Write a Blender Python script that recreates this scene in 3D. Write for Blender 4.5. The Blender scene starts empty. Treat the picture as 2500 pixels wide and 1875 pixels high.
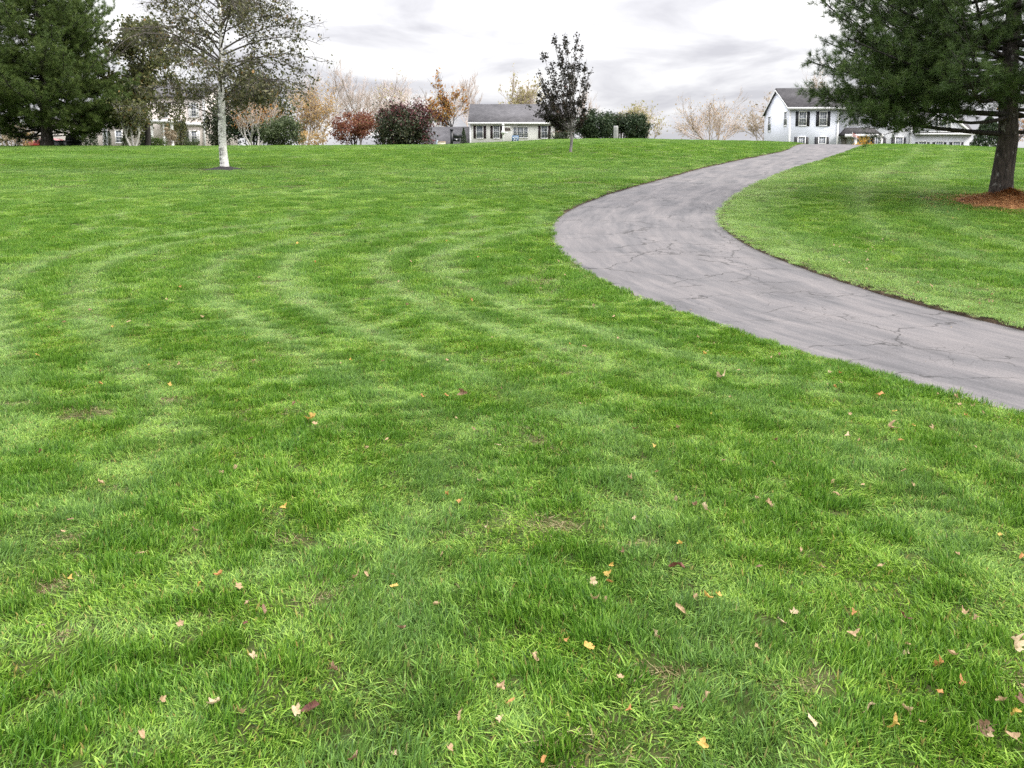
import bpy, math, random
import numpy as np
from mathutils import Vector
from mathutils.geometry import delaunay_2d_cdt

# ------------------------------------------------------------------ camera, sky, sun, exposure
scene = bpy.context.scene
COL = scene.collection
PITCH, FPX, EYE = math.radians(6.0), 1878.0, 1.6
CYP = 655.4          # row of the lens axis; the frame is shifted down from it
cam_d = bpy.data.cameras.new('camera')
cam_d.sensor_width = 36.0
cam_d.lens = FPX / 2500 * 36
cam_d.shift_y = -(937.5 - CYP) / 2500
cam_d.clip_start, cam_d.clip_end = 0.05, 6000
cam = bpy.data.objects.new('camera', cam_d)
cam.location = (0, 0, EYE)
cam.rotation_euler = (math.radians(90) - PITCH, 0, 0)
COL.objects.link(cam)
scene.camera = cam

SUN_EL, SUN_AZ = math.radians(38), math.radians(102)     # azimuth from +Y towards +X
world = bpy.data.worlds.new('World')
scene.world = world
world.use_nodes = True
wt = world.node_tree
wt.nodes.clear()


def N(t, typ, **kw):
    n = t.nodes.new(typ)
    for k, v in kw.items():
        if k == 'inp':
            for a, b in v.items():
                n.inputs[a].default_value = b
        else:
            setattr(n, k, v)
    return n


def LK(t, a, b):
    t.links.new(a, b)


def math_n(t, op, a, b=None, c=None, clamp=False):
    n = t.nodes.new('ShaderNodeMath')
    n.operation = op
    n.use_clamp = clamp
    for i, v in enumerate((a, b, c)):
        if v is None:
            continue
        if isinstance(v, (int, float)):
            n.inputs[i].default_value = v
        else:
            t.links.new(v, n.inputs[i])
    return n.outputs[0]


def ramp(t, fac, stops, interp='LINEAR'):
    n = t.nodes.new('ShaderNodeValToRGB')
    n.color_ramp.interpolation = interp
    e = n.color_ramp.elements
    while len(e) < len(stops):
        e.new(0.5)
    for i, (p, c) in enumerate(stops):
        e[i].position = p
        e[i].color = (c[0], c[1], c[2], 1) if not isinstance(c, (int, float)) else (c, c, c, 1)
    t.links.new(fac, n.inputs[0])
    return n.outputs[0]


def mixc(t, fac, a, b, blend='MIX'):
    n = t.nodes.new('ShaderNodeMix')
    n.data_type = 'RGBA'
    n.blend_type = blend
    for s, v in ((n.inputs[0], fac), (n.inputs[6], a), (n.inputs[7], b)):
        if isinstance(v, (int, float)):
            s.default_value = v
        elif isinstance(v, (tuple, list)):
            s.default_value = (v[0], v[1], v[2], 1)
        else:
            t.links.new(v, s)
    return n.outputs[2]


SKY_STR = 0.12
sky = N(wt, 'ShaderNodeTexSky', sky_type='NISHITA', sun_disc=False, sun_elevation=SUN_EL, sun_rotation=SUN_AZ)
wtc = N(wt, 'ShaderNodeTexCoord')
wsep = N(wt, 'ShaderNodeSeparateXYZ')
LK(wt, wtc.outputs['Generated'], wsep.inputs[0])
zc = math_n(wt, 'MAXIMUM', wsep.outputs[2], 0.0)
den = math_n(wt, 'ADD', zc, 0.10)
cu = math_n(wt, 'DIVIDE', wsep.outputs[0], den)
cv = math_n(wt, 'DIVIDE', wsep.outputs[1], den)
wcmb = N(wt, 'ShaderNodeCombineXYZ')
LK(wt, cu, wcmb.inputs[0]); LK(wt, cv, wcmb.inputs[1])
# layered stratocumulus: broad grey bands, broken by finer puffs
n1 = N(wt, 'ShaderNodeTexNoise', noise_dimensions='3D', inp={'Scale': 1.05, 'Detail': 8.0, 'Roughness': 0.54, 'Distortion': 0.5})
LK(wt, wcmb.outputs[0], n1.inputs['Vector'])
n2 = N(wt, 'ShaderNodeTexNoise', noise_dimensions='3D', inp={'Scale': 0.36, 'Detail': 3.0, 'Roughness': 0.5, 'Distortion': 0.2})
LK(wt, wcmb.outputs[0], n2.inputs['Vector'])
cl = math_n(wt, 'ADD', math_n(wt, 'MULTIPLY', n1.outputs[0], 0.72), math_n(wt, 'MULTIPLY', n2.outputs[0], 0.40))
B = 1 / SKY_STR
ccol = ramp(wt, cl, [(0.47, (0.60 * B / 10, 0.595 * B / 10, 0.635 * B / 10)), (0.54, (0.76 * B / 10, 0.755 * B / 10, 0.785 * B / 10)),
                     (0.60, (0.91 * B / 10, 0.905 * B / 10, 0.915 * B / 10)), (0.67, (1.0, 0.99, 0.98))])
# overcast sky, its unseen overhead part boosted past natural to brighten the grass
lift = math_n(wt, 'ADD', 10.0, math_n(wt, 'MULTIPLY', math_n(wt, 'POWER', zc, 1.9), 48.0))
vm = N(wt, 'ShaderNodeVectorMath', operation='SCALE')
LK(wt, ccol, vm.inputs[0]); LK(wt, lift, vm.inputs['Scale'])
wcol = mixc(wt, 0.95, sky.outputs[0], vm.outputs[0])
wbg = N(wt, 'ShaderNodeBackground', inp={'Strength': SKY_STR})
LK(wt, wcol, wbg.inputs[0])
wout = N(wt, 'ShaderNodeOutputWorld')
LK(wt, wbg.outputs[0], wout.inputs[0])

sun_d = bpy.data.lights.new('sun', 'SUN')
sun_d.energy = 2.7
sun_d.angle = math.radians(10)
sun_d.color = (1.0, 0.95, 0.87)
sun = bpy.data.objects.new('sun', sun_d)
sun.rotation_euler = (math.radians(90) - SUN_EL, 0, math.pi - SUN_AZ)
sun.location = (0, 0, 60)
COL.objects.link(sun)
vs = scene.view_settings
vs.view_transform, vs.look, vs.gamma, vs.exposure = 'Standard', 'None', 1.0, 0.1
vs.use_curve_mapping = False
cy = scene.cycles
cy.max_bounces, cy.diffuse_bounces, cy.glossy_bounces, cy.transmission_bounces, cy.transparent_max_bounces = 7, 3, 2, 5, 8
cy.sample_clamp_indirect = 6.0
cy.use_denoising = False
cy.sample_clamp_direct = 4.0
cy.adaptive_threshold = 0.004
cy.caustics_reflective = cy.caustics_refractive = False

# ------------------------------------------------------------------ numeric helpers
def hash2(ix, iy, s):
    v = np.sin(ix * 127.1 + iy * 311.7 + s * 74.7) * 43758.5453
    return v - np.floor(v)


def vnoise(x, y, s=0.0):
    x, y = np.asarray(x, float), np.asarray(y, float)
    ix, iy = np.floor(x), np.floor(y)
    fx, fy = x - ix, y - iy
    fx, fy = fx * fx * (3 - 2 * fx), fy * fy * (3 - 2 * fy)
    a, b = hash2(ix, iy, s), hash2(ix + 1, iy, s)
    c, d = hash2(ix, iy + 1, s), hash2(ix + 1, iy + 1, s)
    return (a + (b - a) * fx) * (1 - fy) + (c + (d - c) * fx) * fy


def fbm(x, y, s=0.0, o=3):
    r, a, t = 0.0, 1.0, 0.0
    for k in range(o):
        r = r + a * vnoise(x * 2 ** k + 17 * k, y * 2 ** k - 9 * k, s + k)
        t += a
        a *= 0.5
    return r / t


def sstep(a, b, x):
    t = np.clip((np.asarray(x, float) - a) / (b - a), 0, 1)
    return t * t * (3 - 2 * t)


# ------------------------------------------------------------------ terrain
_ky = np.array([-60, 0, 3, 6, 10, 15, 20, 26, 34, 40, 46, 50, 53, 58, 70, 90, 130, 200, 400, 3000.])
_kz = np.array([.3, 0, -.03, -.035, .13, .74, 1.31, 1.87, 2.62, 3.19, 3.80, 4.18, 4.36, 4.53, 4.88, 5.45, 5.7, 5.0, 2.0, -6.])
_ty = np.arange(-60, 420, 0.5)
_tz = np.interp(_ty, _ky, _kz)
_g = np.exp(-0.5 * (np.arange(-8, 9) * 0.5 / 1.6) ** 2)
_tz = np.convolve(np.pad(_tz, 8, mode='edge'), _g / _g.sum(), mode='valid')
_cx = np.array([-400, -34, -20, -9.5, -4.9, -2.7, 0, 2.7, 5.2, 8.2, 10.9, 16.6, 19.4, 23.9, 27.2, 30.5, 32.6, 34, 400.])
_cb = np.array([-.02, 0, 0, .05, .08, .16, .29, .43, .47, .48, .40, .32, .19, .13, .11, -.03, -.13, -.21, -.5])


def terrain(x, y):
    x, y = np.asarray(x, float), np.asarray(y, float)
    z = np.interp(y, _ty, _tz)
    z = np.where(y > 415, np.interp(y, _ky, _kz), z)
    z = z + np.interp(x, _cx, _cb) * sstep(26, 48, y)
    z = z - 0.7 * sstep(18, 40, x) * sstep(55, 80, y)
    return z + 0.03 * (fbm(x * .8, y * .8, 5.0, 2) - .5)


def ray(px, py):
    a, b = (px - 1250) / FPX, (CYP - py) / FPX
    c, s = math.cos(PITCH), math.sin(PITCH)
    d = c + b * s
    return a / d, (-s + b * c) / d


def at(px, py, Y):
    a, e = ray(px, py)
    return np.array([a * Y, Y, EYE + e * Y])


LAWN_UP = 0.05


def gnd(px, py, up=LAWN_UP):
    a, e = ray(px, py)
    Y = np.concatenate([np.arange(1.5, 20, .02), np.arange(20, 56, .05)])
    g = EYE + e * Y - terrain(a * Y, Y) - up
    i = np.argmax(g < 0) if (g < 0).any() else np.argmin(g)
    return np.array([a * Y[i], Y[i], terrain(a * Y[i], Y[i]) + up])


def gz(x, y):
    return float(terrain(x, y)) + LAWN_UP


# ------------------------------------------------------------------ mesh helpers
def mesh_np(name, V, F, attrs=None, uv=None, smooth=True):
    me = bpy.data.meshes.new(name)
    V = np.asarray(V, np.float32)
    F = [np.asarray(f, np.int32) for f in F if len(f)]
    me.vertices.add(len(V))
    me.vertices.foreach_set('co', V.ravel())
    loops = np.concatenate([f.ravel() for f in F]) if F else np.zeros(0, np.int32)
    tot = np.concatenate([np.full(len(f), f.shape[1], np.int32) for f in F]) if F else np.zeros(0, np.int32)
    st = np.concatenate([[0], np.cumsum(tot)[:-1]]).astype(np.int32) if len(tot) else tot
    me.loops.add(len(loops)); me.loops.foreach_set('vertex_index', loops)
    me.polygons.add(len(tot)); me.polygons.foreach_set('loop_start', st)
    me.polygons.foreach_set('loop_total', tot)
    if smooth:
        me.polygons.foreach_set('use_smooth', np.ones(len(tot), bool))
    for k, v in (attrs or {}).items():
        v = np.asarray(v)
        if v.ndim == 1:
            a = me.attributes.new(k, 'INT' if v.dtype.kind == 'i' else 'FLOAT', 'POINT')
            a.data.foreach_set('value', v if v.dtype.kind == 'i' else v.astype(np.float32))
        else:
            a = me.attributes.new(k, 'FLOAT_VECTOR', 'POINT')
            a.data.foreach_set('vector', v.astype(np.float32).ravel())
    if uv is not None:
        l = me.uv_layers.new(name='UVMap')
        l.data.foreach_set('uv', np.asarray(uv, np.float32)[loops].ravel())
    me.update(calc_edges=True)
    me.validate()
    return me


def link(name, me, mat, parent=None, **tags):
    o = bpy.data.objects.new(name, me)
    if mat is not None and me is not None and not me.materials:
        for m in (mat if isinstance(mat, (list, tuple)) else [mat]):
            me.materials.append(m)
    o.parent = parent
    COL.objects.link(o)
    for k, v in tags.items():
        o[k] = v
    return o


def thing(name, loc, label, cat, group=None, rz=0.0):
    o = bpy.data.objects.new(name, None)
    o.empty_display_size = 0.2
    o.location = [float(v) for v in loc]
    o.rotation_euler[2] = rz
    COL.objects.link(o)
    o['label'], o['category'] = label, cat
    if group:
        o['group'] = group
    return o


class MB:
    """collects boxes, prisms and tubes into one mesh"""
    def __init__(s):
        s.v, s.f3, s.f4, s.n = [], [], [], 0

    def add(s, V, F):
        V = np.asarray(V, float)
        for f in F:
            f = [i + s.n for i in f]
            if len(f) == 3: s.f3.append(f)
            elif len(f) == 4: s.f4.append(f)
            else:
                for k in range(1, len(f) - 1): s.f3.append([f[0], f[k], f[k + 1]])
        s.v.append(V); s.n += len(V)
        return s

    def box(s, x0, x1, y0, y1, z0, z1):
        V = [(x, y, z) for z in (z0, z1) for y in (y0, y1) for x in (x0, x1)]
        return s.add(V, [(0, 2, 3, 1), (4, 5, 7, 6), (0, 1, 5, 4), (2, 6, 7, 3), (0, 4, 6, 2), (1, 3, 7, 5)])

    def prism(s, poly, y0, y1):
        """poly in x,z extruded along y"""
        n = len(poly)
        V = [(p[0], y0, p[1]) for p in poly] + [(p[0], y1, p[1]) for p in poly]
        F = [tuple(range(n)), tuple(range(2 * n - 1, n - 1, -1))]
        F += [(i, i + n, (i + 1) % n + n, (i + 1) % n) for i in range(n)]
        return s.add(V, F)

    def prismx(s, poly, x0, x1):
        """poly in y,z extruded along x"""
        n = len(poly)
        V = [(x0, p[0], p[1]) for p in poly] + [(x1, p[0], p[1]) for p in poly]
        F = [tuple(range(n - 1, -1, -1)), tuple(range(n, 2 * n))]
        F += [(i, (i + 1) % n, (i + 1) % n + n, i + n) for i in range(n)]
        return s.add(V, F)

    def lathe(s, prof, cx=0, cy=0, n=16):
        V, F = [], []
        for r, z in prof:
            V += [(cx + r * math.cos(2 * math.pi * k / n), cy + r * math.sin(2 * math.pi * k / n), z) for k in range(n)]
        for i in range(len(prof) - 1):
            F += [(i * n + k, i * n + (k + 1) % n, (i + 1) * n + (k + 1) % n, (i + 1) * n + k) for k in range(n)]
        F += [tuple(range(n - 1, -1, -1)), tuple(range((len(prof) - 1) * n, len(prof) * n))]
        return s.add(V, F)

    def tube(s, pts, r, n=6):
        V, F4 = tubes([(np.asarray(pts, float), np.full(len(pts), r) if np.isscalar(r) else np.asarray(r))], n)
        return s.add(V, F4.tolist())

    def build(s, name, mat, parent=None, smooth=False, **tags):
        me = mesh_np(name, np.concatenate(s.v), [s.f3, s.f4], smooth=smooth)
        return link(name, me, mat, parent, **tags)


def tubes(paths, sides=6):
    VV, FF, base = [], [], 0
    ang = np.arange(sides) * 2 * np.pi / sides
    ca, sa = np.cos(ang), np.sin(ang)
    for pts, rad in paths:
        n = len(pts)
        t = np.gradient(pts, axis=0)
        t /= np.linalg.norm(t, axis=1, keepdims=True) + 1e-9
        ref = np.array([1.0, 0, 0]) if abs(t[0, 0]) < .8 else np.array([0, 1.0, 0])
        u = np.cross(t, ref); u /= np.linalg.norm(u, axis=1, keepdims=True) + 1e-9
        w = np.cross(t, u)
        ring = pts[:, None, :] + rad[:, None, None] * (u[:, None, :] * ca[None, :, None] + w[:, None, :] * sa[None, :, None])
        VV.append(ring.reshape(-1, 3))
        i = np.arange(n - 1)[:, None] * sides + base
        k = np.arange(sides)[None, :]
        k2 = (k + 1) % sides
        FF.append(np.stack([i + k, i + k2, i + sides + k2, i + sides + k], -1).reshape(-1, 4))
        base += n * sides
    return np.concatenate(VV), np.concatenate(FF)


def leaves(P, size, rng, aspect=.62, flat=0.0, jit=.35):
    """one diamond leaf per point, random facing"""
    n = len(P)
    s = size * (1 + jit * rng.normal(size=n)).clip(.4, 1.8)
    a = rng.normal(size=(n, 3)); a[:, 2] *= (1 - flat)
    a /= np.linalg.norm(a, axis=1, keepdims=True)
    b = np.cross(a, rng.normal(size=(n, 3))); b /= np.linalg.norm(b, axis=1, keepdims=True) + 1e-9
    c = np.cross(a, b)
    a, b = a * s[:, None] * .5, b * (s * aspect)[:, None] * .5
    cc = c * (s * .12)[:, None]
    V = np.stack([P - a, P - a * .1 + b + cc, P + a, P - a * .1 - b + cc], 1).reshape(-1, 3)
    i = np.arange(n)[:, None] * 4
    r = np.repeat(rng.random(n), 4)
    return V, np.concatenate([i, i + 1, i + 2, i + 3], 1), r


# ------------------------------------------------------------------ materials
def new_mat(name):
    m = bpy.data.materials.new(name)
    m.use_nodes = True
    t = m.node_tree
    t.nodes.clear()
    o = N(t, 'ShaderNodeOutputMaterial')
    p = N(t, 'ShaderNodeBsdfPrincipled')
    LK(t, p.outputs[0], o.inputs[0])
    return m, t, p, o


def noise(t, vec, scale, detail=4.0, rough=.55, dist=0.0):
    n = N(t, 'ShaderNodeTexNoise', inp={'Scale': scale, 'Detail': detail, 'Roughness': rough, 'Distortion': dist})
    if vec is not None:
        LK(t, vec, n.inputs['Vector'])
    return n.outputs[0]


def mapping(t, vec, scale=(1, 1, 1), loc=(0, 0, 0)):
    n = N(t, 'ShaderNodeMapping')
    n.inputs['Scale'].default_value = scale
    n.inputs['Location'].default_value = loc
    LK(t, vec, n.inputs[0])
    return n.outputs[0]


def bump(t, p, h, strength=.4, dist=.02):
    b = N(t, 'ShaderNodeBump', inp={'Strength': strength, 'Distance': dist})
    LK(t, h, b.inputs['Height'])
    LK(t, b.outputs[0], p.inputs['Normal'])


def mat_plain(name, col, rough=.6, var=.12, scale=3.0, metal=0.0):
    m, t, p, o = new_mat(name)
    tc = N(t, 'ShaderNodeTexCoord')
    n = noise(t, tc.outputs['Object'], scale, 5)
    c = ramp(t, n, [(.3, tuple(v * (1 - var) for v in col)), (.7, tuple(min(1, v * (1 + var)) for v in col))])
    LK(t, c, p.inputs['Base Color'])
    p.inputs['Roughness'].default_value = rough
    p.inputs['Metallic'].default_value = metal
    return m


def mat_leaf(name, stops, transl=.3, rough=.5, spec=.3):
    m, t, p, o = new_mat(name)
    at_ = N(t, 'ShaderNodeAttribute', attribute_name='rnd')
    c = ramp(t, at_.outputs['Fac'], stops)
    LK(t, c, p.inputs['Base Color'])
    p.inputs['Roughness'].default_value = rough
    p.inputs['Specular IOR Level'].default_value = spec
    tr = N(t, 'ShaderNodeBsdfTranslucent')
    LK(t, c, tr.inputs[0])
    mx = N(t, 'ShaderNodeMixShader', inp={0: transl})
    LK(t, p.outputs[0], mx.inputs[1]); LK(t, tr.outputs[0], mx.inputs[2]); LK(t, mx.outputs[0], o.inputs[0])
    return m


def mat_bark(name, c1, c2, scale=(9, 9, 2.2), lichen=None, bs=.8):
    m, t, p, o = new_mat(name)
    tc = N(t, 'ShaderNodeTexCoord')
    v = mapping(t, tc.outputs['Object'], scale)
    n = noise(t, v, 1.6, 6, .65, .6)
    c = ramp(t, n, [(.36, c1), (.62, c2)])
    if lichen:
        l = noise(t, mapping(t, tc.outputs['Object'], (7, 7, 4)), 1.3, 5, .6)
        c = mixc(t, math_n(t, 'MULTIPLY', ramp(t, l, [(.60, 0.0), (.66, 1.0)]), .8), c, lichen)
    LK(t, c, p.inputs['Base Color'])
    p.inputs['Roughness'].default_value = .9
    bump(t, p, n, bs, .05)
    return m


def mat_birch(name):
    m, t, p, o = new_mat(name)
    tc = N(t, 'ShaderNodeTexCoord')
    ob = tc.outputs['Object']
    a = noise(t, mapping(t, ob, (4, 4, 8)), 1.0, 5, .65, .5)
    b = noise(t, mapping(t, ob, (3.0, 3.0, 4.0), (3, 1, 0)), 1.3, 4, .6)
    base = ramp(t, b, [(.35, (.62, .61, .59)), (.6, (.84, .83, .80))])
    patch = ramp(t, math_n(t, 'ADD', a, math_n(t, 'MULTIPLY', b, -.35)), [(.315, 0.0), (.36, 1.0)])
    # black scars thicker on one flank and higher up
    sx = N(t, 'ShaderNodeSeparateXYZ'); LK(t, ob, sx.inputs[0])
    flank = math_n(t, 'MULTIPLY_ADD', sx.outputs[0], -4.0, .62, clamp=True)
    k = math_n(t, 'MULTIPLY', patch, flank, clamp=True)
    c = mixc(t, k, base, (.03, .028, .026))
    lent = noise(t, mapping(t, ob, (4, 4, 60)), 1.0, 2, .5)
    c = mixc(t, math_n(t, 'MULTIPLY', ramp(t, lent, [(.62, 0.0), (.68, 1.0)]), .45), c, (.18, .16, .14))
    LK(t, c, p.inputs['Base Color'])
    p.inputs['Roughness'].default_value = .7
    bump(t, p, a, .3, .02)
    return m


def mat_siding(name, col, pitch=.11, var=.05):
    m, t, p, o = new_mat(name)
    tc = N(t, 'ShaderNodeTexCoord')
    sx = N(t, 'ShaderNodeSeparateXYZ'); LK(t, tc.outputs['Object'], sx.inputs[0])
    fr = math_n(t, 'FRACT', math_n(t, 'DIVIDE', sx.outputs[2], pitch))
    n = noise(t, mapping(t, tc.outputs['Object'], (.5, .5, 2)), 1.5, 5)
    c = ramp(t, n, [(.3, tuple(v * (1 - var) for v in col)), (.7, col)])
    groove = ramp(t, fr, [(0.0, 0.62), (.10, 1.0)])
    c = mixc(t, 1.0, c, groove, 'MULTIPLY')
    LK(t, c, p.inputs['Base Color'])
    p.inputs['Roughness'].default_value = .55
    bump(t, p, fr, .5, .02)
    return m


def mat_shingle(name, c1, c2):
    m, t, p, o = new_mat(name)
    tc = N(t, 'ShaderNodeTexCoord')
    br = N(t, 'ShaderNodeTexBrick', inp={'Scale': 1.0, 'Mortar Size': .012, 'Brick Width': .34, 'Row Height': .14, 'Color1': (*c1, 1), 'Color2': (*c2, 1),
                                         'Mortar': (c1[0] * .55, c1[1] * .55, c1[2] * .55, 1)})
    sw = N(t, 'ShaderNodeSeparateXYZ'); LK(t, tc.outputs['Object'], sw.inputs[0])
    cb = N(t, 'ShaderNodeCombineXYZ'); LK(t, sw.outputs[0], cb.inputs[0]); LK(t, sw.outputs[2], cb.inputs[1])
    LK(t, cb.outputs[0], br.inputs['Vector'])
    n = noise(t, mapping(t, tc.outputs['Object'], (.9, .9, .35)), 1.0, 6, .6)
    c = mixc(t, 1.0, br.outputs[0], ramp(t, n, [(.3, .78), (.7, 1.22)]), 'MULTIPLY')
    LK(t, c, p.inputs['Base Color'])
    p.inputs['Roughness'].default_value = .9
    bump(t, p, br.outputs[1], -.3, .02)
    return m


def mat_glass(name, col=(.10, .11, .13)):
    m, t, p, o = new_mat(name)
    tc = N(t, 'ShaderNodeTexCoord')
    n = noise(t, tc.outputs['Object'], 1.2, 3)
    LK(t, ramp(t, n, [(.35, col), (.65, tuple(v * 2.2 for v in col))]), p.inputs['Base Color'])
    p.inputs['Roughness'].default_value = .06
    p.inputs['Specular IOR Level'].default_value = .8
    return m


M = {}
M['trim'] = mat_plain('white_trim', (.80, .80, .80), .5, .04)
M['glass'] = mat_glass('window_glass')
M['shutter_black'] = mat_plain('black_shutter', (.012, .013, .018), .5, .2)
M['shutter_maroon'] = mat_plain('maroon_shutter', (.022, .010, .012), .5, .2)
M['shutter_white'] = mat_plain('white_shutter', (.74, .73, .74), .5, .05)
M['siding_blue'] = mat_siding('pale_blue_siding', (.74, .77, .86))
M['siding_grey'] = mat_siding('pale_grey_siding', (.73, .74, .80))
M['siding_cream'] = mat_siding('cream_siding', (.85, .84, .80))
M['siding_pink'] = mat_siding('pinkish_cream_siding', (.80, .72, .68))
M['roof_dark'] = mat_shingle('dark_grey_shingles', (.058, .054, .057), (.092, .086, .089))
M['roof_grey'] = mat_shingle('grey_shingles', (.085, .082, .088), (.122, .117, .123))
M['bark_pine'] = mat_bark('pine_bark', (.018, .015, .013), (.085, .068, .060), lichen=(.27, .26, .25))
M['bark_dark'] = mat_bark('dark_bark', (.016, .014, .013), (.050, .044, .040))
M['twig_dark'] = mat_bark('dark_twigs', (.06, .052, .045), (.14, .12, .11), bs=.2)
M['bark_grey'] = mat_bark('grey_bark', (.10, .092, .09), (.24, .22, .21), bs=.4)
M['bark_pale'] = mat_bark('pale_twig_bark', (.44, .36, .31), (.62, .53, .47), bs=.2)
M['bark_white'] = mat_bark('white_birch_bark', (.30, .28, .26), (.66, .64, .60), bs=.2)
M['birch'] = mat_birch('paper_birch_bark')
M['needle_dark'] = mat_leaf('dark_pine_needles', [(0, (.031, .057, .013)), (.55, (.062, .110, .025)), (1, (.118, .172, .044))], .22, .5)
M['needle_green'] = mat_leaf('green_pine_needles', [(0, (.050, .086, .019)), (.6, (.098, .150, .034)), (1, (.165, .215, .055))], .25, .55)
M['leaf_birch'] = mat_leaf('birch_leaves', [(0, (.060, .066, .030)), (.7, (.125, .130, .058)), (.94, (.20, .185, .09)), (1, (.30, .17, .05))], .22, .45)
M['leaf_olive'] = mat_leaf('olive_leaves', [(0, (.062, .076, .026)), (.7, (.125, .140, .048)), (.95, (.18, .165, .06)), (1, (.25, .14, .04))], .25)
M['leaf_purple'] = mat_leaf('plum_leaves', [(0, (.013, .012, .009)), (.6, (.024, .021, .014)), (.9, (.038, .036, .018)), (1, (.07, .026, .018))], .18)
M['leaf_red'] = mat_leaf('red_leaves', [(0, (.12, .034, .028)), (.5, (.22, .078, .050)), (.85, (.31, .15, .08)), (1, (.18, .14, .06))], .35)
M['leaf_burgundy'] = mat_leaf('burgundy_leaves', [(0, (.055, .024, .028)), (.6, (.12, .042, .048)), (1, (.20, .07, .07))], .25)
M['leaf_darkgreen'] = mat_leaf('dark_shrub_leaves', [(0, (.030, .044, .022)), (.7, (.060, .078, .038)), (1, (.11, .115, .055))], .2)
M['leaf_yew'] = mat_leaf('yew_leaves', [(0, (.018, .036, .016)), (.7, (.040, .068, .028)), (1, (.075, .10, .042))], .15)
M['leaf_green'] = mat_leaf('bright_shrub_leaves', [(0, (.05, .09, .02)), (1, (.12, .17, .04))], .3)
M['leaf_juniper'] = mat_leaf('juniper_leaves', [(0, (.055, .085, .035)), (1, (.12, .15, .065))], .25)
M['leaf_orange'] = mat_leaf('orange_leaves', [(0, (.32, .13, .03)), (.6, (.46, .23, .06)), (1, (.40, .30, .10))], .4)
M['leaf_gold'] = mat_leaf('golden_leaves', [(0, (.40, .24, .07)), (.6, (.54, .38, .17)), (1, (.50, .43, .24))], .4)
M['leaf_paleyellow'] = mat_leaf('pale_yellow_leaves', [(0, (.34, .31, .13)), (1, (.50, .45, .24))], .35)
M['leaf_tan'] = mat_leaf('tan_leaves', [(0, (.30, .24, .16)), (1, (.48, .40, .28))], .3)
M['leaf_bright'] = mat_leaf('bright_yellow_leaves', [(0, (.45, .25, .03)), (1, (.62, .42, .08))], .35)
M['black_metal'] = mat_plain('black_metal', (.015, .016, .02), .4, .2)
M['black_cloth'] = mat_plain('black_cover', (.018, .018, .022), .65, .3)
M['stone'] = mat_plain('grey_stone', (.30, .30, .29), .85, .3, 6)


# ------------------------------------------------------------------ driveway outline (traced on the slope, then real metres)
L_PX = [(1965, 352.5), (1918, 369), (1842, 385), (1761, 401), (1680, 420), (1604, 442), (1533, 461), (1463, 483), (1408, 504), (1364, 526), (1342, 545), (1335, 564), (1340, 586), (1362, 613), (1408, 645), (1463, 675), (1517, 702), (1571, 727), (1653, 757), (1734, 781), (1815, 808), (1897, 835), (1978, 860), (2059, 884), (2141, 906), (2222, 925), (2303, 947), (2385, 968), (2500, 1001)]
R_PX = [(2133, 352.5), (2114, 361), (2070, 369), (2021, 385), (1962, 401), (1897, 423), (1842, 447), (1799, 472), (1766, 499), (1753, 521), (1749, 537), (1758, 553), (1783, 578), (1821, 602), (1870, 624), (1924, 645), (1983, 667), (2059, 692), (2141, 719), (2222, 740), (2303, 765), (2385, 784), (2500, 812)]


def smooth_line(P, step=.3, it=2):
    P = np.asarray(P, float)
    d = np.concatenate([[0], np.cumsum(np.linalg.norm(np.diff(P, axis=0), axis=1))])
    s = np.arange(0, d[-1], step)
    Q = np.stack([np.interp(s, d, P[:, k]) for k in range(2)], 1)
    w = np.exp(-.5 * (np.arange(-6, 7) / 2.5) ** 2); w /= w.sum()
    for _ in range(it):
        Q = np.stack([np.convolve(np.pad(Q[:, k], 6, mode='reflect', reflect_type='odd'), w, mode='valid') for k in range(2)], 1)
    return Q


_l = [gnd(*p, up=float(np.interp(p[1], [535, 590], [-.02, .085])))[:2] for p in L_PX[1:]]      # grass stands between eye and near edge
_r = [gnd(*p, up=float(np.interp(p[1], [500, 560], [.085, -.02])))[:2] for p in R_PX[2:]]
_l = [np.array([31., 78.]), np.array([24.6, 62.]), np.array([20.4, 53.8])] + _l
_r = [np.array([34.5, 76.5]), np.array([28.6, 60.5]), np.array([25.3, 54.0]), np.array([22.6, 49.6])] + _r
dl = _l[-1] - _l[-3]; dl /= np.linalg.norm(dl)
dr = _r[-1] - _r[-3]; dr /= np.linalg.norm(dr)
dd = (dl + dr) / 2
_l += [_l[-1] + dd * k for k in (3, 6, 10, 14)]
_r += [_r[-1] + dd * k for k in (3, 6, 10, 14, 17)]
EL, ER = smooth_line(_l), smooth_line(_r)
POLY = np.concatenate([EL, ER[::-1]])


def dist_line(P, Q):
    """distance of points P to polyline Q"""
    best = np.full(len(P), 1e9)
    A, U = Q[:-1], np.diff(Q, axis=0)
    L2 = (U * U).sum(1) + 1e-12
    for i in range(0, len(P), 4000):
        p = P[i:i + 4000]
        w = p[:, None, :] - A[None]
        t = np.clip((w * U[None]).sum(2) / L2[None], 0, 1)
        d = np.linalg.norm(w - t[..., None] * U[None], axis=2)
        best[i:i + 4000] = d.min(1)
    return best


def inside(P, poly):
    x, y = P[:, 0], P[:, 1]
    r = np.zeros(len(P), bool)
    a, b = poly, np.roll(poly, -1, axis=0)
    for (x0, y0), (x1, y1) in zip(a, b):
        c = ((y0 > y) != (y1 > y))
        if c.any():
            r ^= c & (x < (x1 - x0) * (y - y0) / (y1 - y0 + 1e-15) + x0)
    return r


# ------------------------------------------------------------------ lawn ground (one sheet to the horizon, the drive cut out of it)
def grid(x0, x1, y0, y1, s):
    X, Y = np.meshgrid(np.arange(x0, x1 + 1e-6, s), np.arange(y0, y1 + 1e-6, s))
    return np.stack([X.ravel(), Y.ravel()], 1)


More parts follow.
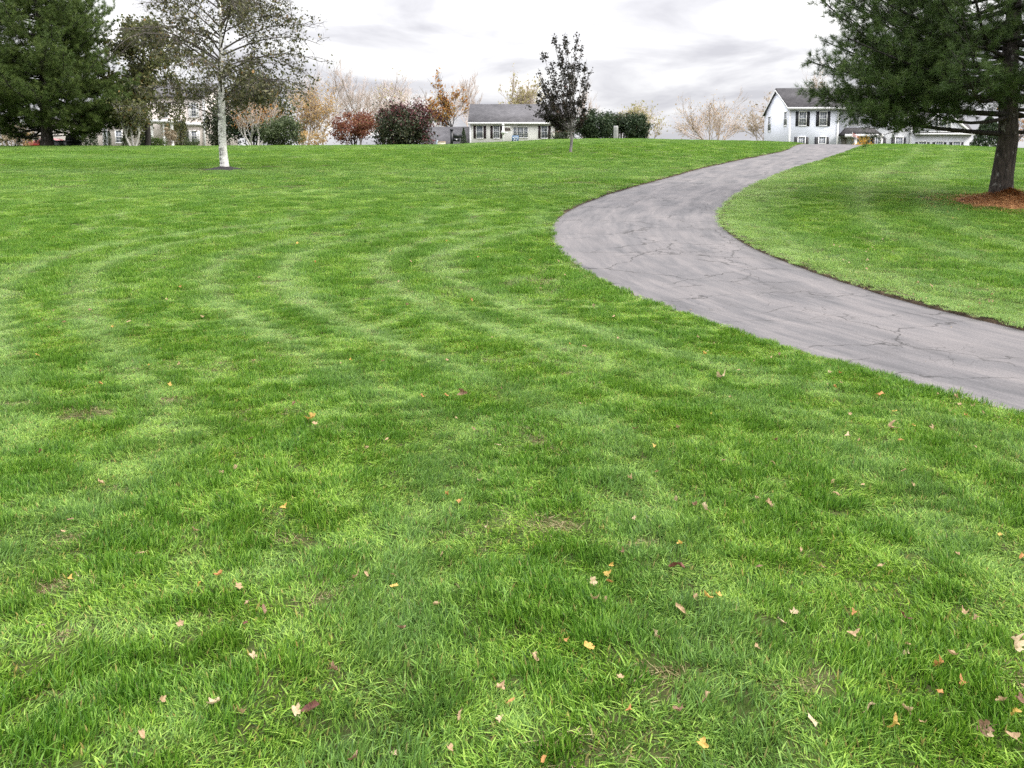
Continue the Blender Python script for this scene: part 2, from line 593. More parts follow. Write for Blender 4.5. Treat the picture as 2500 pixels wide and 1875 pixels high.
rg = np.random.default_rng(3)
G = np.concatenate([grid(-9, 12, .6, 14, .3), grid(-30, 32, -14, 62, .9), grid(-120, 120, -60, 180, 6), grid(-600, 600, -300, 900, 60), grid(-3000, 3000, -1500, 3000, 500)])
keep = np.ones(len(G), bool)
n0 = len(grid(-9, 12, .6, 14, .3)); n1_ = n0 + len(grid(-30, 32, -14, 62, .9)); n2_ = n1_ + len(grid(-120, 120, -60, 180, 6)); n3_ = n2_ + len(grid(-600, 600, -300, 900, 60))
idx = np.arange(len(G))
ib = lambda a, b, c, d: (G[:, 0] > a) & (G[:, 0] < b) & (G[:, 1] > c) & (G[:, 1] < d)
keep &= ~((idx >= n0) & ib(-9.2, 12.2, .4, 14.2))
keep &= ~((idx >= n1_) & ib(-31, 33, -15, 63))
keep &= ~((idx >= n2_) & ib(-121, 121, -61, 181))
keep &= ~((idx >= n3_) & ib(-601, 601, -301, 901))
G = G[keep]
G = G[dist_line(G, np.concatenate([POLY, POLY[:1]])) > .12]
Pts = np.concatenate([POLY, G])
npl = len(POLY)
cv_, _, cf_, ov_, _, _ = delaunay_2d_cdt([Vector(p) for p in Pts], [(i, (i + 1) % npl) for i in range(npl)], [], 0, 1e-5)
CV = np.array([tuple(v) for v in cv_])
CF = np.array([f for f in cf_ if len(f) == 3])
cen = CV[CF].mean(1)
near = (cen[:, 0] > -5) & (cen[:, 0] < 45) & (cen[:, 1] > -20) & (cen[:, 1] < 85)
ins = np.zeros(len(CF), bool)
ins[near] = inside(cen[near], POLY)
CF = CF[~ins]
Z = terrain(CV[:, 0], CV[:, 1]) + LAWN_UP


def mat_ground():
    m, t, p, o = new_mat('lawn_soil_and_thatch')
    g = N(t, 'ShaderNodeNewGeometry')
    ps = g.outputs['Position']
    a = noise(t, ps, 2.2, 6, .6)
    b = noise(t, ps, 14.0, 5, .65)
    c = ramp(t, a, [(.34, (.030, .050, .010)), (.52, (.045, .068, .014)), (.68, (.060, .078, .022))])
    c = mixc(t, ramp(t, b, [(.45, 0.0), (.68, .7)]), c, (.085, .066, .038))
    LK(t, c, p.inputs['Base Color'])
    p.inputs['Roughness'].default_value = .95
    p.inputs['Specular IOR Level'].default_value = .1
    bump(t, p, b, .8, .03)
    return m


link('lawn', mesh_np('lawn', np.column_stack([CV, Z]), [CF]), mat_ground(), kind='structure')

# soil bank where the turf is cut along the drive
m_soil, t, p, o = new_mat('cut_soil_edge')
g = N(t, 'ShaderNodeNewGeometry')
nn = noise(t, g.outputs['Position'], 22.0, 6, .65)
LK(t, ramp(t, nn, [(.3, (.030, .020, .012)), (.55, (.075, .050, .030)), (.72, (.16, .115, .06))]), p.inputs['Base Color'])
p.inputs['Roughness'].default_value = .95
bump(t, p, nn, 1.0, .04)


def bank(Q, sgn, name, seed):
    Q = smooth_line(Q, .08, 0)
    T = np.gradient(Q, axis=0); T /= np.linalg.norm(T, axis=1, keepdims=True)
    Nn = np.stack([-T[:, 1], T[:, 0]], 1) * sgn          # towards the drive
    s = np.arange(len(Q)) * .08
    rows = []
    for k, (off, dz) in enumerate([(-.09, .052), (-.02, .046), (.008, .022), (.022, -.012), (.04, -.05)]):
        w = (fbm(s * 6, s * 0 + k * 1.3, seed, 3) - .5)
        q = Q + Nn * (off + .06 * w)[:, None]
        rows.append(np.column_stack([q, terrain(q[:, 0], q[:, 1]) + dz + .015 * w * (k > 0)]))
    V = np.concatenate(rows)
    n = len(Q)
    F = np.concatenate([np.stack([np.arange(n - 1) + k * n, np.arange(1, n) + k * n, np.arange(1, n) + (k + 1) * n, np.arange(n - 1) + (k + 1) * n], 1) for k in range(4)])
    link(name, mesh_np(name, V, [F]), m_soil, kind='structure')


bank(EL, 1, 'soil_edge', 11.0)
bank(ER, -1, 'soil_edge', 12.0)

# ------------------------------------------------------------------ the drive: a ribbon in its own along/across coordinates
def nearest_pair(A, B):
    """walk A, give a monotone partner on B"""
    out, j = [], 0
    dB = np.concatenate([[0], np.cumsum(np.linalg.norm(np.diff(B, axis=0), axis=1))])
    dA = np.concatenate([[0], np.cumsum(np.linalg.norm(np.diff(A, axis=0), axis=1))])
    s = []
    for i, a in enumerate(A):
        w = np.linalg.norm(B - a, axis=1) + .6 * np.abs(dB / dB[-1] - dA[i] / dA[-1]) * 8
        s.append(dB[np.argmin(w)])
    s = np.maximum.accumulate(np.array(s)); s[0] = 0; s[-1] = dB[-1]
    k = np.ones(15) / 15
    s2 = np.convolve(np.pad(s, 7, mode='edge'), k, mode='valid'); s2[0], s2[-1] = 0, dB[-1]
    return np.stack([np.interp(s2, dB, B[:, q]) for q in range(2)], 1)


EB = nearest_pair(EL, ER)
NU = 15
us = np.linspace(-.03, 1.03, NU)
mid = (EL + EB) / 2
sv = np.concatenate([[0], np.cumsum(np.linalg.norm(np.diff(mid, axis=0), axis=1))])
V, UV = [], []
for u in us:
    q = EL + (EB - EL) * u
    V.append(np.column_stack([q, terrain(q[:, 0], q[:, 1]) - .008 + .03 * (1 - (2 * u - 1) ** 2)]))
    UV.append(np.column_stack([np.full(len(q), u * 2.9), sv]))
n = len(EL)
F = np.concatenate([np.stack([np.arange(n - 1) + k * n, np.arange(n - 1) + (k + 1) * n, np.arange(1, n) + (k + 1) * n, np.arange(1, n) + k * n], 1) for k in range(NU - 1)])
m_drive, t, p, o = new_mat('weathered_asphalt')
tc = N(t, 'ShaderNodeTexCoord')
uvv = tc.outputs['UV']
st = noise(t, mapping(t, uvv, (1.5, .34, 1)), 1.6, 7, .65, .4)
st2 = noise(t, mapping(t, uvv, (6.0, .5, 1), (5, 3, 0)), 1.5, 5, .65)
fine = noise(t, mapping(t, uvv, (1, 1, 1)), 55.0, 6, .8)
blot = noise(t, mapping(t, uvv, (1, .8, 1), (9, 2, 0)), 1.1, 4, .6)
k_ = math_n(t, 'ADD', math_n(t, 'MULTIPLY', st, .65), math_n(t, 'MULTIPLY', st2, .35))
c = ramp(t, k_, [(.34, (.064, .063, .066)), (.47, (.112, .107, .110)), (.62, (.172, .158, .156))])
c = mixc(t, ramp(t, blot, [(.45, 0.0), (.7, .45)]), c, (.165, .150, .147))
c = mixc(t, .55, c, ramp(t, fine, [(.3, .40), (.5, .95), (.7, 1.6)]), 'MULTIPLY')
# cracks: a few wandering lines, strongest near the edges and across the near part
wv = N(t, 'ShaderNodeVectorMath', operation='ADD')
nz = N(t, 'ShaderNodeTexNoise', inp={'Scale': 3.5, 'Detail': 4.0})
LK(t, uvv, nz.inputs['Vector'])
nsc = N(t, 'ShaderNodeVectorMath', operation='SCALE', inp={'Scale': .42}); LK(t, nz.outputs[1], nsc.inputs[0])
LK(t, uvv, wv.inputs[0]); LK(t, nsc.outputs[0], wv.inputs[1])
vo = N(t, 'ShaderNodeTexVoronoi', feature='DISTANCE_TO_EDGE', inp={'Scale': .75}); LK(t, wv.outputs[0], vo.inputs['Vector'])
vo2 = N(t, 'ShaderNodeTexVoronoi', feature='DISTANCE_TO_EDGE', inp={'Scale': 3.2}); LK(t, wv.outputs[0], vo2.inputs['Vector'])
msk = ramp(t, noise(t, mapping(t, uvv, (1, .6, 1), (3, 7, 0)), .9, 2), [(.44, 0.0), (.52, 1.0)])
msk2 = ramp(t, noise(t, mapping(t, uvv, (1, .5, 1), (13, 4, 0)), .8, 2), [(.56, 0.0), (.62, 1.0)])
cr = math_n(t, 'MULTIPLY', ramp(t, vo.outputs[0], [(.0, 1.0), (.005, .8), (.010, 0.0)]), msk)
cr2 = math_n(t, 'MULTIPLY', ramp(t, vo2.outputs[0], [(.0, .8), (.02, 0.0)]), msk2)
vo3 = N(t, 'ShaderNodeTexVoronoi', feature='DISTANCE_TO_EDGE', inp={'Scale': 1.0}); LK(t, mapping(t, wv.outputs[0], (.28, .75, 1), (2, 5, 0)), vo3.inputs['Vector'])
msk3 = ramp(t, noise(t, mapping(t, uvv, (1.2, .5, 1), (23, 1, 0)), 1.0, 2), [(.46, 0.0), (.54, 1.0)])
cr3 = math_n(t, 'MULTIPLY', ramp(t, vo3.outputs[0], [(.0, 1.0), (.006, .75), (.011, 0.0)]), msk3)
crk = math_n(t, 'MAXIMUM', math_n(t, 'MAXIMUM', cr, cr2), cr3)
c = mixc(t, math_n(t, 'MULTIPLY', crk, .85), c, (.03, .028, .027))
LK(t, c, p.inputs['Base Color'])
p.inputs['Roughness'].default_value = .82
p.inputs['Specular IOR Level'].default_value = .35
bump(t, p, math_n(t, 'SUBTRACT', fine, math_n(t, 'MULTIPLY', crk, 2.0)), .35, .008)
link('driveway', mesh_np('driveway', np.concatenate(V), [F], uv=np.concatenate(UV)), m_drive, kind='structure')

# ------------------------------------------------------------------ spots on the lawn other things need
BIRCH = gnd(546, 413, 0.05)
PINE = gnd(2441, 494, 0.05)
PLUM = gnd(1392, 372, 0.05)

# ------------------------------------------------------------------ grass: blade clumps scattered over the lawn (nobody could count it)
def blades(n, R, h0, h1, w, lean, rng, comb=1.1):
    r = R * np.sqrt(rng.random(n)); a = rng.random(n) * 2 * np.pi
    b = np.stack([r * np.cos(a), r * np.sin(a), np.full(n, -.012)], 1)
    az = rng.normal(0, comb, n)
    h = rng.uniform(h0, h1, n) * (1 - .25 * (r / R) ** 2)
    ln = lean * rng.gamma(2.2, .45, n).clip(.1, 2.2)
    d = np.stack([np.cos(az), np.sin(az), np.zeros(n)], 1)
    tw = az + np.pi / 2 + rng.normal(0, .7, n)
    sd = np.stack([np.cos(tw), np.sin(tw), np.zeros(n)], 1)
    ww = w * rng.uniform(.65, 1.3, n) / 2
    rows = []
    for t_, k in ((0, .75), (.38, 1.0), (.74, .72)):
        hor = ln * h * t_ ** 1.7
        c_ = b + d * hor[:, None] + np.array([0, 0, 1.0]) * (h * (t_ - .28 * np.minimum(ln, 1.6) * t_ ** 2))[:, None]
        rows += [c_ - sd * (ww * k)[:, None], c_ + sd * (ww * k)[:, None]]
    tip = b + d * (ln * h)[:, None] + np.array([0, 0, 1.0]) * (h * (1 - .28 * np.minimum(ln, 1.6)))[:, None]
    V = np.stack(rows + [tip], 1).reshape(-1, 3)
    i = np.arange(n)[:, None] * 7
    q = np.concatenate([np.concatenate([i, i + 1, i + 3, i + 2], 1), np.concatenate([i + 2, i + 3, i + 5, i + 4], 1)])
    tr = np.concatenate([i + 4, i + 5, i + 6], 1)
    return V, [q, tr], np.repeat(rng.random(n), 7)


m_grass, t, p, o = new_mat('lawn_grass_blades')
ar = N(t, 'ShaderNodeAttribute', attribute_name='rnd')
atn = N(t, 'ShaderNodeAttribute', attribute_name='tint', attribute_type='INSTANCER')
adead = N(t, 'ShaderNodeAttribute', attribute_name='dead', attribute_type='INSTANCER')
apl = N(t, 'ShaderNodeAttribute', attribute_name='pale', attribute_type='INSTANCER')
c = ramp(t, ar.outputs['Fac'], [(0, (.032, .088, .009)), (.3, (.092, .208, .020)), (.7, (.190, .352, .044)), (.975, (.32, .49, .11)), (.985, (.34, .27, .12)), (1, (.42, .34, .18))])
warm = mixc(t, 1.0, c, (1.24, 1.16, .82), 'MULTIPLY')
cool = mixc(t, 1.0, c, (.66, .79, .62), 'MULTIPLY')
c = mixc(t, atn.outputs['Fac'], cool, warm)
c = mixc(t, apl.outputs['Fac'], c, mixc(t, .5, (.30, .41, .20), mixc(t, 1.0, c, (1.45, 1.3, 1.5), 'MULTIPLY')))  # paler grass and the sheen of leaning blades, both mixed into base colour
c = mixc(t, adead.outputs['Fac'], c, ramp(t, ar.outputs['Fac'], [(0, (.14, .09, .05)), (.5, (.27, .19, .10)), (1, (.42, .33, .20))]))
LK(t, c, p.inputs['Base Color'])
p.inputs['Roughness'].default_value = .45
p.inputs['Specular IOR Level'].default_value = .28
tr = N(t, 'ShaderNodeBsdfTranslucent'); LK(t, c, tr.inputs[0])
mx = N(t, 'ShaderNodeMixShader', inp={0: .34})
LK(t, p.outputs[0], mx.inputs[1]); LK(t, tr.outputs[0], mx.inputs[2]); LK(t, mx.outputs[0], o.inputs[0])

gsrc = bpy.data.collections.new('grass_clump_sources')
SPEC = [(32, .060, .036, .066, .0042, .62)] * 4 + [(36, .055, .042, .076, .0042, .5)] * 2 + [(30, .065, .028, .052, .0042, 1.1)] * 2 + \
       [(110, .15, .042, .070, .0062, .5)] * 3 + [(90, .15, .028, .05, .0062, 1.1)] + [(120, .32, .045, .078, .012, .55)] * 3 + [(110, .32, .03, .05, .012, 1.1)]
for k, sp in enumerate(SPEC):
    rng = np.random.default_rng(100 + k)
    Vb, Fb, rb = blades(*sp, rng)
    me = mesh_np('grass_clump', Vb, Fb, {'rnd': rb})
    me.materials.append(m_grass)
    gsrc.objects.link(bpy.data.objects.new('clump_%02d' % k, me))

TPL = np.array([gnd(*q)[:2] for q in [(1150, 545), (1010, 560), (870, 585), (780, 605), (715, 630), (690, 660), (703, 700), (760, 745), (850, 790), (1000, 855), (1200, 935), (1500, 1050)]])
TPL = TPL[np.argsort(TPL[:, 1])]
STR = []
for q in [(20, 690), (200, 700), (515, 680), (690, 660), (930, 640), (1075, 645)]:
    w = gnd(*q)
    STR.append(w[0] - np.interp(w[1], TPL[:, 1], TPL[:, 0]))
BARE = [(1340, 1285, .20), (1480, 1275, .10), (1640, 1662, .17), (1975, 1690, .10), (230, 1012, .28), (140, 1440, .15), (185, 1315, .13), (725, 1330, .20), (655, 1255, .10), (1330, 685, .35), (30, 990, .25), (110, 1560, .10), (1560, 1340, .12), (430, 980, .25), (800, 1480, .1), (1080, 870, .2)]
BARE = [(gnd(a, b), r * .6) for a, b, r in BARE]


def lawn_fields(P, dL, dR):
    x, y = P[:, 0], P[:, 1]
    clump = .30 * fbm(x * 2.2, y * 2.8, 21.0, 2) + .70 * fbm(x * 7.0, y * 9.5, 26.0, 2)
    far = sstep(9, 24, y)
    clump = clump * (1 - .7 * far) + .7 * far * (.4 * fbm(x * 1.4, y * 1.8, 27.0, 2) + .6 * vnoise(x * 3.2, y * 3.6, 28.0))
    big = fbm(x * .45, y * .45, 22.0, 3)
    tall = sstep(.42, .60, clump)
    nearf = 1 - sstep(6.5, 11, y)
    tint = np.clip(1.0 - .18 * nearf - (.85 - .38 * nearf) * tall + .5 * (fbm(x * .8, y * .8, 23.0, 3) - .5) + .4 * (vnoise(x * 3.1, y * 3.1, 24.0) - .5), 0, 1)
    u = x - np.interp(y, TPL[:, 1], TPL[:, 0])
    pale = np.zeros(len(P))  # mower tracks: lighter grass plus leaning-blade sheen, carried as colour
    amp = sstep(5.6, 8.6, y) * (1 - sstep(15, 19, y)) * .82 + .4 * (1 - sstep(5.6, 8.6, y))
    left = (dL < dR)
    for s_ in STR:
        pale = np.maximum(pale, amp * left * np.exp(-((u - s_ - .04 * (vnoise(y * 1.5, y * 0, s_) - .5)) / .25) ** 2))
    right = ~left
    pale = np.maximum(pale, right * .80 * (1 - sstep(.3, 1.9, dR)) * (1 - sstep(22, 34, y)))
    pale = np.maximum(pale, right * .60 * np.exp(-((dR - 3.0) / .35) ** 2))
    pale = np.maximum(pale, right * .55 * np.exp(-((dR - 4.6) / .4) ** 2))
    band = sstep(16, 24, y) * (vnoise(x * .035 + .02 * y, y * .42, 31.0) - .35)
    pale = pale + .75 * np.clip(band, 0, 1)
    pale = np.clip(np.maximum(pale * (1 - .12 * tall), (.70 - .32 * nearf) * (1 - tall) * sstep(.42, .70, .5 * fbm(x * 1.7, y * 2.2, 33.0, 2) + .5 * vnoise(x * 6.5, y * 8.5, 35.0))), 0, 1)  # between tall clumps the sheen of leaning blades is painted as paler colour
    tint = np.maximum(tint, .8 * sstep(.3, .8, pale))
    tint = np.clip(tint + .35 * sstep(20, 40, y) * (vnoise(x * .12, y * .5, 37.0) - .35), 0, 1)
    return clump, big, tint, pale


rng = np.random.default_rng(7)


def zone(y0, y1, dens):
    xm = .70 * y1 + 4.0
    k = int(dens * 2 * xm * (y1 - y0))
    P = np.column_stack([rng.uniform(-xm, xm, k), rng.uniform(y0, y1, k)])
    return P[np.abs(P[:, 0]) < .70 * P[:, 1] + 4.0]


zones = [(zone(1.4, 9.5, 780), 0, .015), (zone(9.5, 22, 110), 1, .12), (zone(22, 58, 20), 2, .34)]
# fine fringe along both cut edges
fr = []
for Q, sg in ((EL, 1), (ER, -1)):
    Qs = smooth_line(Q, .05, 0)
    Qs = Qs[(Qs[:, 1] > 2) & (Qs[:, 1] < 50)]
    T = np.gradient(Qs, axis=0); T /= np.linalg.norm(T, axis=1, keepdims=True)
    Nn = np.stack([T[:, 1], -T[:, 0]], 1) * sg
    for rep in range(4):
        sq = np.arange(len(Qs)) * .05
        off = .6 * rng.random(len(Qs)) ** 1.5 - .015 - .16 * np.clip(fbm(sq * 1.7, sq * 0, 91.0 + sg, 3) - .5, 0, 1) - .05 * (rng.random(len(Qs)) < .06)
        if sg < 0:
            off = off - .045 * (rng.random(len(Qs)) < .6)
        fr.append(Qs + Nn * off[:, None] * (-1 if False else 1) + rng.normal(0, .02, Qs.shape))
zones.append((np.concatenate(fr), 3, -1))
aP, aI, aS, aT, aPl, aYaw, aD = [], [], [], [], [], [], []
for P, kind, dmin in zones:
    dL, dR = dist_line(P, EL), dist_line(P, ER)
    d = np.minimum(dL, dR)
    ok = ((~inside(P, POLY)) | ((kind == 3) & (d < .10))) & (d > dmin)
    for c0, r_ in ((BIRCH, .95), (PINE + np.array([.1, -.25, 0]), 1.1)):
        ok &= np.hypot(P[:, 0] - c0[0], (P[:, 1] - c0[1])) > r_
    P, dL, dR = P[ok], dL[ok], dR[ok]
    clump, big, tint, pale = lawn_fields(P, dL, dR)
    dens = np.ones(len(P))
    for c0, r_ in BARE:
        q = np.hypot((P[:, 0] - c0[0]) / 1.4, P[:, 1] - c0[1]) * 1.25 + .12 * (vnoise(P[:, 0] * 14, P[:, 1] * 14, 44.0) - .5)
        dens *= 1 - .93 * np.exp(-(q / r_) ** 4)
    thin = fbm(P[:, 0] * 1.7, P[:, 1] * 1.7, 41.0, 3)
    dens *= .80 + .20 * sstep(.28, .45, thin)
    # thinned under the dropped pine straw
    dens *= 1 - .85 * np.exp(-(np.hypot((P[:, 0] - PINE[0]) / 1.25, P[:, 1] - PINE[1] + .35) / 1.05) ** 6)
    dead = (rng.random(len(P)) < np.clip(1.0 - dens, 0, 1) * .45) | (rng.random(len(P)) < .004)
    ok = (rng.random(len(P)) < dens) | dead
    dead = dead[ok]
    P, clump, big, tint, pale, thin = P[ok], clump[ok], big[ok], tint[ok], pale[ok], thin[ok]
    k = len(P)
    r1 = rng.random(k)
    if kind in (0, 3):
        vi = rng.integers(0, 4, k)
        vi = np.where((clump > .56) & (r1 < .7), rng.integers(4, 6, k), vi)
        vi = np.where((pale > .55) & (r1 < .6) | (thin < .33) & (r1 < .5), rng.integers(6, 8, k), vi)
        tint = np.where(vi // 2 == 2, tint * .8, tint)
    elif kind == 1:
        vi = np.where((pale > .4) & (r1 < .7), 11, rng.integers(8, 11, k))
    else:
        vi = np.where((pale > .4) & (r1 < .6), 15, rng.integers(12, 15, k))
    hz = (.52 + .60 * sstep(.36, .62, clump)) * (.85 + .3 * big) * (1 - .22 * pale) * rng.uniform(.85, 1.15, k)
    if kind == 2:
        hz = (.40 + 1.0 * sstep(.38, .62, clump)) * rng.uniform(.8, 1.2, k)
    if kind == 1:
        hz = (.40 + 1.05 * sstep(.38, .62, clump)) * (1 - .2 * pale) * rng.uniform(.85, 1.15, k)
    if kind in (0, 3):
        vi = np.where(dead, rng.integers(6, 8, k), vi)
    elif kind == 1:
        vi = np.where(dead, 11, vi)
    else:
        vi = np.where(dead, 15, vi)
    hz = np.where(dead, hz * .7, hz)
    aD.append(dead.astype(float) * rng.uniform(.6, 1, k))
    sxy = rng.uniform(.85, 1.2, k)
    yaw = 2 * np.pi * (fbm(P[:, 0] * 1.8, P[:, 1] * 1.8, 61.0, 2) * 2.4) + rng.normal(0, .7, k)
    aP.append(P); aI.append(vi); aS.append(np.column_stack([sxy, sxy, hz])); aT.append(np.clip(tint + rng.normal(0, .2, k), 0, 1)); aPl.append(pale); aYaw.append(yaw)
P = np.concatenate(aP); yaw = np.concatenate(aYaw)
zt = terrain(P[:, 0], P[:, 1])
e_ = .15
nx = -(terrain(P[:, 0] + e_, P[:, 1]) - terrain(P[:, 0] - e_, P[:, 1])) / (2 * e_)
ny = -(terrain(P[:, 0], P[:, 1] + e_) - terrain(P[:, 0], P[:, 1] - e_)) / (2 * e_)
ln = np.sqrt(nx ** 2 + ny ** 2 + 1); nx, ny, nzv = nx / ln, ny / ln, 1 / ln
qx, qy = nx * np.cos(yaw) + ny * np.sin(yaw), -nx * np.sin(yaw) + ny * np.cos(yaw)
rot = np.column_stack([-np.arcsin(qy), np.arctan2(qx, nzv), yaw])
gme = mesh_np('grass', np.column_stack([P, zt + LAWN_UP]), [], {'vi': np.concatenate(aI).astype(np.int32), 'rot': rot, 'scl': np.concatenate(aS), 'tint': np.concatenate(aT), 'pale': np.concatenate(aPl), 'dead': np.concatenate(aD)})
ng = bpy.data.node_groups.new('grass_scatter', 'GeometryNodeTree')
ng.interface.new_socket('Geometry', in_out='INPUT', socket_type='NodeSocketGeometry')
ng.interface.new_socket('Geometry', in_out='OUTPUT', socket_type='NodeSocketGeometry')
gi, go = ng.nodes.new('NodeGroupInput'), ng.nodes.new('NodeGroupOutput')
iop = ng.nodes.new('GeometryNodeInstanceOnPoints')
ci = ng.nodes.new('GeometryNodeCollectionInfo')
ci.inputs[0].default_value = gsrc
ci.inputs['Separate Children'].default_value = True
ci.inputs['Reset Children'].default_value = True


def nattr(nm, typ):
    n = ng.nodes.new('GeometryNodeInputNamedAttribute')
    n.data_type = typ
    n.inputs['Name'].default_value = nm
    return n.outputs[0]


e2r = ng.nodes.new('FunctionNodeEulerToRotation')
ng.links.new(nattr('rot', 'FLOAT_VECTOR'), e2r.inputs[0])
ng.links.new(gi.outputs[0], iop.inputs['Points'])
ng.links.new(ci.outputs[0], iop.inputs['Instance'])
iop.inputs['Pick Instance'].default_value = True
ng.links.new(nattr('vi', 'INT'), iop.inputs['Instance Index'])
ng.links.new(e2r.outputs[0], iop.inputs['Rotation'])
ng.links.new(nattr('scl', 'FLOAT_VECTOR'), iop.inputs['Scale'])
ng.links.new(iop.outputs[0], go.inputs[0])
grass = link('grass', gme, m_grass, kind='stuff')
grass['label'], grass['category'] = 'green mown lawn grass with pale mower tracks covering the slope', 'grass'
gm = grass.modifiers.new('scatter', 'NODES')
gm.node_group = ng
print('grass clumps', len(P))

# ------------------------------------------------------------------ tree builders
UPV = np.array([0, 0, 1.0])


def unit(v):
    return v / (np.linalg.norm(v) + 1e-9)


def grow(rng, H, r0, levels=4, nc=4, ang=.6, ratio=.62, up=.06, gn=.13, first=.3, wide=1.0, stems=1, lean0=.0, tr=.55):
    """recursive branching; returns paths per level and twig segments (a, b)"""
    paths, twigs = [], []

    def rec(p_, d, L, r, lv):
        n_ = 6 if lv == 0 else (4 if lv < levels else 3)
        pts = [p_]
        for _ in range(n_):
            d = unit(d + rng.normal(0, gn, 3) + UPV * up)
            p_ = p_ + d * np.array([wide, wide, 1]) * L / n_
            pts.append(p_)
        pts = np.array(pts)
        paths.append((lv, pts, np.linspace(r, r * (tr if lv else .6), len(pts))))
        if lv == levels:
            twigs.append((pts[0], pts[-1]))
            return
        k = nc if lv else nc + 2
        for j in range(k):
            s_ = 1.0 if j == 0 else rng.uniform(first if lv == 0 else .25, .98)
            f = s_ * n_
            i_ = min(int(f), n_ - 1)
            q = pts[i_] + (pts[i_ + 1] - pts[i_]) * (f - i_)
            dd = unit(pts[i_ + 1] - pts[i_])
            a_ = rng.normal(0, 1, 3)
            sd = unit(np.cross(dd, a_))
            th = ang * rng.uniform(.6, 1.35) if j else ang * .3
            rec(q, unit(dd * math.cos(th) + sd * math.sin(th)), L * ratio * rng.uniform(.75, 1.2) * (1 if j == 0 else (1.25 - .45 * s_)), r * (tr if j == 0 else tr * .8) * rng.uniform(.85, 1.1), lv + 1)

    tot = sum(ratio ** k for k in range(levels + 1))
    for s_ in range(stems):
        a_ = 2 * math.pi * (s_ + rng.uniform(-.3, .3)) / max(stems, 1)
        d = unit(np.array([math.cos(a_) * lean0, math.sin(a_) * lean0, 1.0]))
        rec(np.array([math.cos(a_), math.sin(a_), 0]) * (.18 if stems > 1 else 0) + UPV * -.1, d, H / tot * 1.12, r0, 0)
    return paths, twigs


def fit_h(paths, twigs, H):
    zmax = max(p_[1][:, 2].max() for p_ in paths)
    k = H / zmax
    return [(l_, p_ * k, r_) for l_, p_, r_ in paths], [(a * k, b * k) for a, b in twigs]


def build_tree(name, loc, paths, leafP, lsize, bark, leafmat, label, cat, rng, group=None, twiglv=3, sides=(8, 6, 4, 3, 3, 3), twigmat=None, asp=.62):
    root = thing(name, loc, label, cat, group)
    big = [(p_, r_) for l_, p_, r_ in paths if l_ < twiglv]
    fine = [(p_, r_) for l_, p_, r_ in paths if l_ >= twiglv]
    Vt, Ft, base = [], [], 0
    for lv in range(twiglv):
        g_ = [(p_, r_) for l_, p_, r_ in paths if l_ == lv]
        if g_:
            v, f = tubes(g_, sides[lv]); Vt.append(v); Ft.append(f + base); base += len(v)
    link('trunk', mesh_np('trunk', np.concatenate(Vt), [np.concatenate(Ft)]), bark, root)
    if fine:
        v, f = tubes(fine, 3)
        link('twigs', mesh_np('twigs', v, [f]), twigmat or bark, root)
    if leafP is not None and len(leafP):
        v, f, r_ = leaves(leafP, lsize, rng, asp)
        link('crown', mesh_np('crown', v, [f], {'rnd': r_}, smooth=False), leafmat, root)
    return root


def leaf_on(twigs, per, spread, rng, prob=None):
    A, Bq = np.array([a for a, b in twigs]), np.array([b for a, b in twigs])
    if prob is not None:
        k = prob(A, Bq)
        k = rng.random(len(A)) < k
        A, Bq = A[k], Bq[k]
    if not len(A):
        return np.zeros((0, 3))
    t_ = rng.random((len(A), per, 1))
    P_ = A[:, None] + (Bq - A)[:, None] * t_ + rng.normal(0, spread, (len(A), per, 3))
    return P_.reshape(-1, 3)


def needles(P_, D, k, ln, w, rng, cone=.9):
    n_ = len(P_)
    d = D[:, None, :] + rng.normal(0, cone, (n_, k, 3))
    d /= np.linalg.norm(d, axis=2, keepdims=True)
    s = np.cross(d, rng.normal(size=(n_, k, 3))); s /= np.linalg.norm(s, axis=2, keepdims=True) + 1e-9
    l_ = ln * rng.uniform(.65, 1.15, (n_, k, 1))
    b = P_[:, None, :] + rng.normal(0, ln * .10, (n_, k, 3))
    V = np.stack([b - s * w * .5, b + s * w * .5, b + d * l_], 2).reshape(-1, 3)
    i = np.arange(n_ * k)[:, None] * 3
    r_ = np.clip(np.repeat(rng.random(n_), k * 3) * .75 + np.repeat(rng.random(n_ * k), 3) * .25, 0, 1)
    return V, np.concatenate([i, i + 1, i + 2], 1), r_


